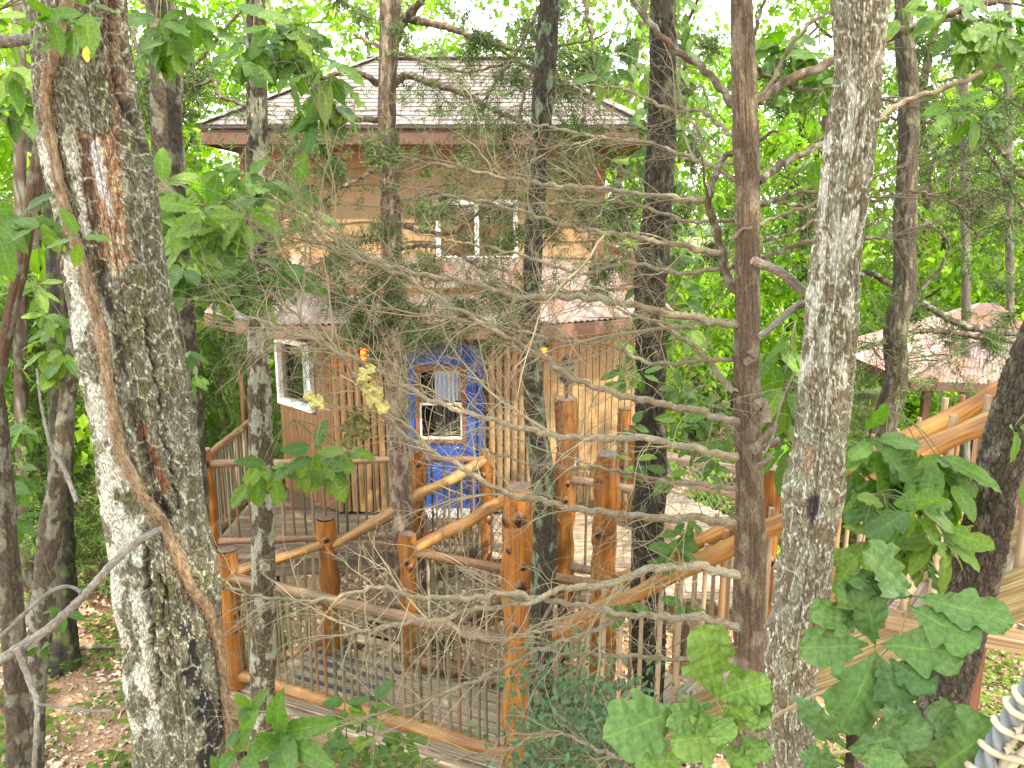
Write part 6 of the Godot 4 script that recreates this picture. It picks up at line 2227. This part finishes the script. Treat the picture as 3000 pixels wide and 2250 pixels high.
# ---------------------------------------------------------------- broad leaves near the camera
func put_leaf(o: Node3D, mesh: Mesh, m: Material, base: Vector3, dir: Vector3, nrm: Vector3, L: float, ws := 1.0, called := "leaf") -> void:
	var y := dir.normalized()
	var z := (nrm - y * nrm.dot(y)).normalized()
	var x := y.cross(z)
	var p := part(o, called, mesh, m)
	p.transform = Transform3D(Basis(x * L * ws, y * L, z * L), base)


func stem(o: Node3D, pts: Array, r0: float, r1: float, col: Color, called := "stem") -> void:
	var rr := []
	for k in pts.size():
		rr.append(lerpf(r0, r1, float(k) / maxi(1, pts.size() - 1)))
	var sp: Array = spline(pts, rr, 0.03)
	var mb := MB.new()
	mb.tube(sp[0], sp[1], 6, col, 1, 3)
	part(o, called, mb.mesh(), M.twig)


# a drooping whorl of leaves
func whorl(o: Node3D, px: float, py: float, d: float, n: int, len_px: float, droop: float, kinds: Array, tint: int, from: Array) -> void:
	var c := P(px, py, d)
	var L := len_px / F * d
	if from.size() > 0:
		var a := P(from[0], from[1], d + float(from[2]))
		stem(o, [a, a.lerp(c, 0.5) + Vector3(0, 0.04, 0), c], 0.0035, 0.002, Color(0.14, 0.15, 0.06), "twig")
	for k in n:
		var a := TAU * (k + rf(-0.3, 0.3)) / n
		var dir := Vector3(cos(a), sin(a) * 0.75 - droop, 0.35 * sin(a * 2.0 + px) + 0.25).normalized()
		var nrm := (Vector3(0.1, 0.75, 0.55) + rdir() * 0.5).normalized()
		if absf(nrm.dot(dir)) > 0.93:
			nrm = (nrm + Vector3(0.3, 0.2, 0.9)).normalized()
		var b := c + dir * L * 0.12 + Vector3(0, rf(-0.3, 0.1) * L, 0)
		var pool: Array = LM[kinds[rng.randi() % kinds.size()]]
		var t := tint if rng.randf() < 0.6 else rng.randi() % 4
		put_leaf(o, pool[rng.randi() % pool.size()], M.leaf[t], b, dir, nrm, L * rf(0.7, 1.12), rf(0.85, 1.15))


func saplings() -> void:
	var G := [
		["sassafras_branch", "large drooping sassafras spray in front of the scaly lichen trunk near the top", 4.0, 1, [[800, 45, 7, 120, 0.5], [740, 110, 6, 110, 0.6], [880, 120, 8, 120, 0.6], [960, 190, 8, 115, 0.8], [700, 150, 5, 110, 0.9], [930, 285, 6, 120, 1.0], [985, 290, 5, 110, 1.0], [830, 170, 6, 110, 0.8], [870, 60, 6, 110, 0.4]], [760, -60, 0.4]],
		["sassafras_branch", "sassafras leaves hanging at the top just right of the scarred oak", 4.2, 0, [[470, 50, 6, 105, 0.8], [500, 110, 6, 100, 0.9], [600, 50, 6, 100, 0.5], [450, 110, 5, 100, 1.0], [560, 25, 5, 90, 0.5]], [480, -60, 0.2]],
		["oak_leaf_branch", "big leaves and one yellow leaf hanging over the scarred oak's top", 2.25, 0, [[215, 68, 7, 105, 0.5], [150, 30, 5, 110, 0.6], [255, 20, 5, 120, 0.3]], [0, 28, 0.1]],
		["leafy_branch", "leafy spray at the left edge level with the mossy limb", 4.4, 2, [[40, 60, 6, 110, 0.6], [30, 190, 7, 110, 0.7], [95, 215, 6, 105, 0.8], [60, 290, 6, 110, 0.8], [20, 300, 5, 100, 0.8], [110, 20, 5, 100, 0.4]], [-60, 60, 0.0]],
		["leafy_branch", "wide compound leaves at the left edge before the peeling stem", 2.6, 0, [[60, 605, 5, 125, 0.4], [-10, 650, 5, 130, 0.6], [120, 640, 4, 110, 0.5]], [-80, 600, 0.0]],
		["leafy_branch", "three pointed leaflets in front of the scarred oak's pale left flank", 2.4, 0, [[235, 690, 4, 95, 0.2]], [170, 760, 0.1]],
		["leafy_branch", "green leaves hanging left of the scarred oak above the slanting trunk", 5.6, 2, [[130, 900, 6, 80, 0.7], [185, 935, 6, 85, 0.8], [140, 1000, 6, 80, 0.8], [190, 1030, 6, 85, 0.8], [150, 1075, 5, 80, 0.9], [110, 840, 6, 85, 0.5]], [90, 820, 0.2]],
		["leafy_branch", "dim leaves low at the left edge below the young cedar", 5.2, 1, [[20, 1240, 6, 80, 0.6], [70, 1250, 5, 70, 0.6], [60, 1370, 6, 80, 0.7], [20, 1420, 5, 80, 0.7], [40, 1520, 4, 70, 0.6], [180, 1780, 5, 60, 0.5], [120, 1890, 4, 50, 0.4]], [-40, 1180, 0.0]],
		["sassafras_branch", "brightest sassafras spray catching the sun before the slender lichen trunk", 4.1, 2, [[590, 600, 8, 125, 0.35], [650, 650, 9, 130, 0.6], [560, 690, 7, 120, 0.8], [720, 620, 6, 110, 0.6]], [480, 520, 0.2]],
		["sassafras_branch", "dark sassafras spray beneath the sunlit one, right of the slender lichen trunk", 4.4, 1, [[720, 760, 7, 125, 0.7], [780, 780, 7, 125, 0.8], [640, 800, 7, 125, 0.9], [540, 770, 7, 115, 0.9], [860, 760, 5, 105, 0.8], [740, 830, 5, 115, 1.0]], [700, 690, 0.2]],
		["sassafras_branch", "sassafras spray across the slender lichen trunk below the roof corner", 4.5, 0, [[720, 500, 6, 95, 0.5], [790, 520, 7, 105, 0.8], [690, 560, 5, 100, 0.8], [870, 545, 5, 100, 0.6], [640, 480, 4, 95, 0.6], [910, 590, 4, 90, 0.7]], [720, 430, 0.4]],
		["leafy_branch", "leaves sprouting behind the scarred oak beside the dark scaly trunk", 5.4, 0, [[480, 540, 7, 90, 0.5], [520, 580, 7, 100, 0.7], [470, 640, 6, 95, 0.8], [540, 670, 6, 90, 0.9], [520, 740, 6, 95, 0.9], [545, 1030, 5, 75, 0.6], [555, 1090, 5, 70, 0.8], [460, 590, 5, 90, 0.7]], [440, 480, 0.4]],
		["sassafras_branch", "two sassafras clusters in front of the porch railing left of the blue door", 4.0, 2, [[925, 1310, 8, 95, 0.4], [960, 1345, 8, 100, 0.8], [1010, 1315, 6, 85, 0.5], [790, 1350, 5, 110, 0.4], [760, 1375, 4, 110, 0.7], [890, 1350, 6, 90, 0.8]], [860, 1230, -0.1]],
		["pawpaw_branch", "large smooth leaves behind the big cedar, left of the lichened trunk", 4.6, 0, [[2270, 1020, 4, 130, 0.8], [2320, 1010, 4, 130, 0.9], [2300, 1100, 5, 140, 1.0], [2280, 1190, 5, 130, 1.0], [2330, 1180, 4, 130, 1.0], [2310, 1270, 4, 130, 0.9]], [2330, 940, 0.2]],
		["sassafras_branch", "big sassafras spray hanging before the log handrail at right", 3.2, 0, [[2560, 1290, 6, 150, 0.7], [2690, 1310, 8, 170, 0.8], [2740, 1330, 7, 165, 0.8], [2590, 1370, 6, 160, 1.0], [2650, 1390, 6, 150, 1.0], [2500, 1340, 5, 140, 0.8], [2790, 1370, 5, 165, 0.8], [2530, 1270, 4, 120, 0.3]], [2600, 1200, 0.2]],
		["sassafras_branch", "bright lower sassafras spray beside the leaning dark trunk", 2.9, 2, [[2600, 1490, 6, 140, 0.3], [2680, 1480, 7, 150, 0.5], [2740, 1530, 7, 150, 0.7], [2570, 1560, 6, 130, 0.6], [2680, 1590, 5, 140, 0.9], [2770, 1560, 5, 130, 0.8], [2520, 1620, 5, 130, 0.6]], [2560, 1450, 0.2]],
		["leafy_branch", "single leaves poking in at the right edge over the dark trunk", 2.4, 0, [[2975, 1245, 3, 110, 0.4], [3010, 1390, 3, 100, 0.4]], [3080, 1200, 0.0]],
		["maple_branch", "leaves at the top between the big cedar and the lichened trunk", 4.6, 0, [[2290, 110, 6, 120, 0.6], [2350, 130, 6, 130, 0.6], [2260, 170, 5, 120, 0.7], [2420, 190, 4, 120, 0.8], [2390, 440, 4, 100, 0.8], [2400, 240, 4, 100, 0.8]], [2400, 30, 0.2]],
		["maple_branch", "large leaves at the top right corner under the slanting bough", 4.2, 0, [[2850, 40, 6, 150, 0.8], [2930, 80, 6, 130, 0.8], [2880, 110, 5, 130, 0.9], [2790, 300, 5, 90, 0.5], [2850, 330, 5, 90, 0.6], [2640, 30, 5, 120, 0.4], [2780, 10, 6, 130, 0.5], [2970, 30, 5, 120, 0.8]], [2900, -50, 0.1]],
		["leafy_branch", "dark leaves in the gap above the right roof slope", 5.4, 1, [[1790, 150, 4, 75, 0.6], [1800, 190, 4, 75, 0.7], [1760, 230, 3, 70, 0.6]], [1850, 60, 0.1]],
	]
	for q: Array in G:
		var o := thing(q[0], q[1], "branch")
		for w: Array in q[4]:
			var kinds := ["ovate", "mitten"] if str(q[0]).begins_with("sassafras") else ["mitten", "mitten", "ovate"] if str(q[0]).begins_with("maple") else ["ovate"]
			whorl(o, w[0], w[1], float(q[2]) + rf(-0.12, 0.12), w[2], w[3], w[4], kinds, q[3], q[5])
	var yl := thing("yellow_leaf", "single yellow leaf hanging before the scarred oak's bark", "leaf")
	put_leaf(yl, LM.mitten[0], M.yellow_leaf, P(254, 135, 2.2), P(252, 178, 2.2) - P(254, 135, 2.2), Vector3(0.1, 0.2, 1), 44.0 / F * 2.2, 1.1, "blade")
	# creeper up the nearly black trunk
	var cr := thing("creeper", "green creeper leaves climbing the nearly black straight trunk", "vine")
	for k in 46:
		var py := -20.0 + 1180.0 * pow(rng.randf(), 1.1)
		var cx := 1940.0 - 0.032 * py
		var sg := 1.0 if rng.randf() < 0.62 else -1.0
		var px := cx + sg * rf(10.0, 95.0)
		var d := 5.75 + rf(-0.2, 0.1)
		whorl(cr, px, py, d, 3 + rng.randi() % 3, rf(58, 82), 0.55, ["ovate"], 1, [cx, py - 30, 0.0])
	for q: Array in [[1960, 1380], [1990, 1560], [1975, 1600], [2010, 1530], [1960, 1640], [1990, 1210], [2040, 1240], [2060, 1180], [1985, 1130], [2010, 960], [1880, 1090], [2030, 1300], [2100, 1330], [2090, 1370], [2005, 1765], [1835, 1770], [1860, 1350], [1850, 1250]]:
		whorl(cr, q[0], q[1], 5.35, 5, rf(55, 80), 0.4, ["ovate"], 1, [1925, q[1] - 60, 0.1])
	oak_leaves()
	# broad-leaved plant at the bottom left
	var b := thing("broad_leaf_plant", "dark green plant of five broad leaves at the bottom left below the landing", "plant")
	for q: Array in [[818, 2148, 792, 2068, 70], [820, 2142, 965, 2128, 62], [825, 2158, 968, 2245, 82], [822, 2165, 832, 2265, 84], [812, 2150, 738, 2205, 66]]:
		pix_leaf(b, LM.ovate, M.leaf[1], q, 2.3, 2.15, 0.46)
	stem(b, [P(822, 2150, 2.3), P(800, 2250, 2.5), P(780, 2500, 2.7)], 0.004, 0.006, Color(0.25, 0.3, 0.08))
	for q: Array in [[730, 2070, 690, 2040, 36], [735, 2080, 770, 2030, 30], [700, 2140, 660, 2190, 40], [705, 2145, 740, 2090, 44], [690, 2200, 640, 2250, 50], [690, 2200, 720, 2150, 40], [660, 2260, 620, 2230, 40], [735, 2075, 700, 2110, 40], [760, 2240, 720, 2260, 40], [700, 2230, 750, 2250, 40]]:
		pix_leaf(b, LM.ovate, M.leaf[[1, 0, 3][rng.randi() % 3]], q, 2.5, 2.45, 0.46)
	var b2 := thing("sassafras_seedlings", "leafy seedlings along the bottom edge under the landing beam", "plant")
	for q: Array in [[1030, 2180, 6, 70], [1110, 2170, 6, 75], [1180, 2160, 6, 80], [1150, 2230, 6, 75], [1050, 2240, 6, 70], [980, 2230, 5, 70], [900, 2240, 5, 70], [1230, 2230, 5, 60], [1090, 2050, 4, 75], [1010, 2060, 4, 70], [1070, 2090, 4, 60], [1000, 2110, 3, 50]]:
		whorl(b2, q[0], q[1], 3.4, q[2], q[3], 0.15, ["ovate", "mitten"], [1, 3][rng.randi() % 2], [q[0] + 10, q[1] + 200, 0.1])
	# small-leaved bush at the bottom middle
	var bush := thing("small_leaf_bush", "dense small leaved dark bush at the bottom right of the front post", "bush")
	var xf := []
	var cols := PackedColorArray()
	var tw := MB.new()
	for k in 46:
		var c := P(rf(1570, 1850), 2330.0, rf(3.9, 5.2))
		var e := P(rf(1560, 1860), rf(1960, 2260), depth_of(c) - 0.1)
		var tips := []
		grow(tw, c, (e - c).normalized(), c.distance_to(e), 0.005, 2, Color(0.22, 0.15, 0.09), tips, 0.14)
		for t: Array in tips:
			for i in 3:
				var y := ((t[1] as Vector3) + rdir() * 0.9).normalized()
				var z := (Vector3(0, 1, 0.5) + rdir() * 0.7).normalized()
				var x := y.cross(z).normalized()
				xf.append(Transform3D(Basis(x, y, x.cross(y)) * rf(0.035, 0.06), (t[0] as Vector3) + rdir() * 0.05))
				cols.append(Color(0.04, 0.085, 0.03) * rf(0.8, 1.5))
	part(bush, "stems", tw.mesh(), M.twig, "stuff")
	copies(bush, "foliage", LM.ovate[0], M.far_leaf_small, xf, cols)


func pix_leaf(o: Node3D, pool: Array, m: Material, q: Array, d0: float, d1: float, full: float) -> void:
	var a := P(q[0], q[1], d0)
	var e := P(q[2], q[3], d1)
	var L := a.distance_to(e)
	var w := float(q[4]) / F * d0 * (1.28 if full > 0.8 else 1.0)
	if full > 0.8:
		L *= 1.08
	var nrm := (Vector3(0, 0.6, 0.9) + rdir() * 0.2).normalized()
	put_leaf(o, pool[rng.randi() % pool.size()], m, a, e - a, nrm, L, w / L / full)


func oak_leaves() -> void:
	var o := thing("oak_sapling", "glossy broad oak leaves fanned round one twig, right of the lichened trunk's foot", "plant")
	for q: Array in [[2562, 1889, 2556, 1752, 105], [2538, 1889, 2388, 1900, 108], [2579, 1889, 2806, 1905, 128], [2565, 1907, 2498, 2120, 140], [2570, 1916, 2660, 2112, 104], [2669, 1744, 2566, 1630, 128], [2674, 1749, 2952, 1806, 98], [2665, 1750, 2535, 1698, 66], [2660, 1776, 2856, 1874, 128], [2530, 1830, 2415, 1795, 80], [2600, 1930, 2720, 2000, 80], [2540, 1800, 2500, 1730, 70]]:
		pix_leaf(o, LM.oak, M.oak_leaf[0 if rng.randf() < 0.6 else 1], q, 1.72, 1.62, 0.82)
	stem(o, [P(2562, 1895, 1.73), P(2600, 1960, 1.78), P(2640, 1850, 1.8), P(2668, 1748, 1.74)], 0.0025, 0.002, Color(0.35, 0.32, 0.12), "twig")
	stem(o, [P(2600, 1900, 1.76), P(2500, 2000, 1.9), P(2380, 2040, 2.1), P(2250, 2110, 2.4)], 0.003, 0.006, Color(0.36, 0.30, 0.2), "twig")
	var o2 := thing("oak_sapling", "glossy broad oak leaves along the bottom edge between the two right trunks", "plant")
	for q: Array in [[2480, 2196, 2708, 2138, 90], [2478, 2190, 2382, 2092, 66], [2490, 2205, 2630, 2240, 66], [2740, 2255, 2905, 2150, 150], [2640, 2255, 2745, 2212, 92], [2460, 2240, 2390, 2228, 70], [2730, 2200, 2640, 2120, 80], [2800, 2150, 2760, 2090, 90]]:
		pix_leaf(o2, LM.oak, M.oak_leaf[0 if rng.randf() < 0.5 else 1], q, 1.6, 1.52, 0.82)
	stem(o2, [P(2360, 2220, 1.75), P(2480, 2200, 1.62), P(2620, 2190, 1.6), P(2740, 2170, 1.6)], 0.004, 0.002, Color(0.40, 0.34, 0.2), "twig")
	var o3 := thing("oak_sapling", "paler shining oak leaves left of the lichened trunk's foot", "plant")
	for q: Array in [[2095, 2036, 2076, 1872, 142], [2098, 2045, 2236, 2005, 108], [2085, 2060, 1995, 2118, 80], [2000, 2075, 1814, 2148, 152], [2165, 2140, 2003, 2175, 118], [2170, 2150, 2236, 2200, 68], [2110, 2180, 2188, 2232, 58], [2215, 2150, 2248, 2050, 44], [2010, 2230, 1893, 2232, 74], [2120, 2120, 2190, 2090, 80], [2060, 2100, 2130, 2150, 84], [2160, 2060, 2230, 2110, 70]]:
		pix_leaf(o3, LM.oak, M.oak_leaf[2 if rng.randf() < 0.6 else 0], q, 1.9, 1.8, 0.82)
	stem(o3, [P(2095, 2030, 1.92), P(2110, 2080, 1.95), P(2180, 2160, 2.0), P(2230, 2300, 2.1)], 0.0025, 0.004, Color(0.3, 0.33, 0.1), "twig")
	# a long narrow shoot
	put_leaf(o3, LM.ovate[0], M.leaf[2], P(2190, 1995, 1.85), P(2108, 1928, 1.8) - P(2190, 1995, 1.85), Vector3(0, 0.5, 1), P(2190, 1995, 1.85).distance_to(P(2108, 1928, 1.8)), 0.4, "leaf")
	# pale torn oak leaves caught in the twigs
	var dry := thing("withered_oak_leaves", "pale yellowish lobed oak leaves caught in the bare twigs before the cabin", "leaf")
	for q: Array in [[1040, 1130, 1082, 1072, 50, 0], [1050, 1130, 1130, 1195, 66, 0], [1060, 1120, 1120, 1150, 44, 0], [965, 1205, 900, 1150, 60, 0], [1045, 1190, 1010, 1310, 74, 1], [1060, 1195, 1070, 1290, 54, 1], [1050, 1190, 1020, 1240, 40, 1]]:
		pix_leaf(dry, LM.red_oak, M.dry_leaf if q[5] == 0 else M.olive_leaf, q, 3.3, 3.25, 0.8)
	stem(dry, [P(1046, 1190, 3.3), P(1045, 1130, 3.3), P(1000, 1100, 3.35)], 0.002, 0.003, Color(0.36, 0.28, 0.18), "twig")


# ---------------------------------------------------------------- low plants and bushes
func undergrowth() -> void:
	var xf := []
	var cols := PackedColorArray()
	for k in 9000:
		var z := -5.5 - 24.0 * rng.randf()
		var x := rf(-0.78, 0.78) * (-z + 1.5)
		var g := n_mid.get_noise_2d(x * 0.45, z * 0.45)
		if g < 0.08 and rng.randf() < 0.85:
			continue
		if x > -3.6 and x < 2.5 and z > -14.5 and z < -8.5:
			continue
		xf.append(Transform3D(Basis(Vector3.UP, rf(0, TAU)) * rf(0.7, 1.5), Vector3(x, ground_h(x, z), z)))
		cols.append(Color(0.10, 0.18, 0.03).lerp(Color(0.16, 0.26, 0.04), rng.randf()) * rf(0.8, 1.2))
	var o := copies(self, "ground_cover", LM.herb[0], M.far_leaf, xf, cols)
	o.set_meta("label", "low green seedlings scattered over the forest floor")
	# bushes: the green wall below eye level
	var protos := []
	for k in 3:
		var b := Node3D.new()
		b.name = "forest_bush"
		var mb := MB.new()
		var bx := []
		var bc := PackedColorArray()
		for i in 8:
			var a := rf(0, TAU)
			var e := Vector3(cos(a) * rf(0.3, 1.0), rf(0.9, 2.3), sin(a) * rf(0.3, 1.0))
			mb.tube(pv([Vector3(0, -0.1, 0), e * 0.5 + Vector3(0, 0.2, 0), e]), fa([0.02, 0.014, 0.004]), 5, Color(0.13, 0.10, 0.07))
			for j in 34:
				bx.append(Transform3D(Basis.from_euler(Vector3(rf(-0.4, 0.4), rf(0, TAU), rf(-0.4, 0.4))) * rf(0.6, 1.2), e * rf(0.45, 1.05) + rdir() * rf(0.0, 0.55)))
				bc.append(Color(0.13, 0.27, 0.02).lerp(Color(0.27, 0.42, 0.025), rng.randf()) * rf(0.8, 1.2))
		part(b, "stems", mb.mesh(), M.bark, "stuff")
		copies(b, "foliage", LM.puff[k], M.far_leaf, bx, bc)
		protos.append(b)
	for q: Array in [[12.0, 2.2], [15.5, 2.4], [19.5, 2.8], [25.0, 3.2], [32.0, 3.6]]:
		var z0: float = q[0]
		var half := 0.72 * z0 + 1.5
		var x := -half
		while x < half:
			var px := x + rf(-0.7, 0.7)
			var pz := -z0 - rf(-0.8, 0.8)
			x += float(q[1])
			if px > -4.6 and px < 3.4 and pz > -16.0:
				continue
			if z0 < 11.0 or (z0 < 14.0 and px < -5.0):
				continue
			var px2 := px_of(Vector3(px, 1.0, pz))
			if absf(px2 - 1500.0) > 1750.0:
				continue
			var o2: Node3D = (protos[rng.randi() % 3] as Node3D).duplicate()
			o2.name = numbered("forest_bush")
			o2.position = Vector3(px, ground_h(px, pz), pz)
			o2.rotation.y = rf(0, TAU)
			o2.scale = Vector3.ONE * rf(0.7, 1.25)
			var words := place_words(o2.position, "green bush")
			o2.set_meta("label", words)
			o2.set_meta("category", "bush")
			o2.set_meta("group", "forest bushes, " + words)
			add_child(o2)
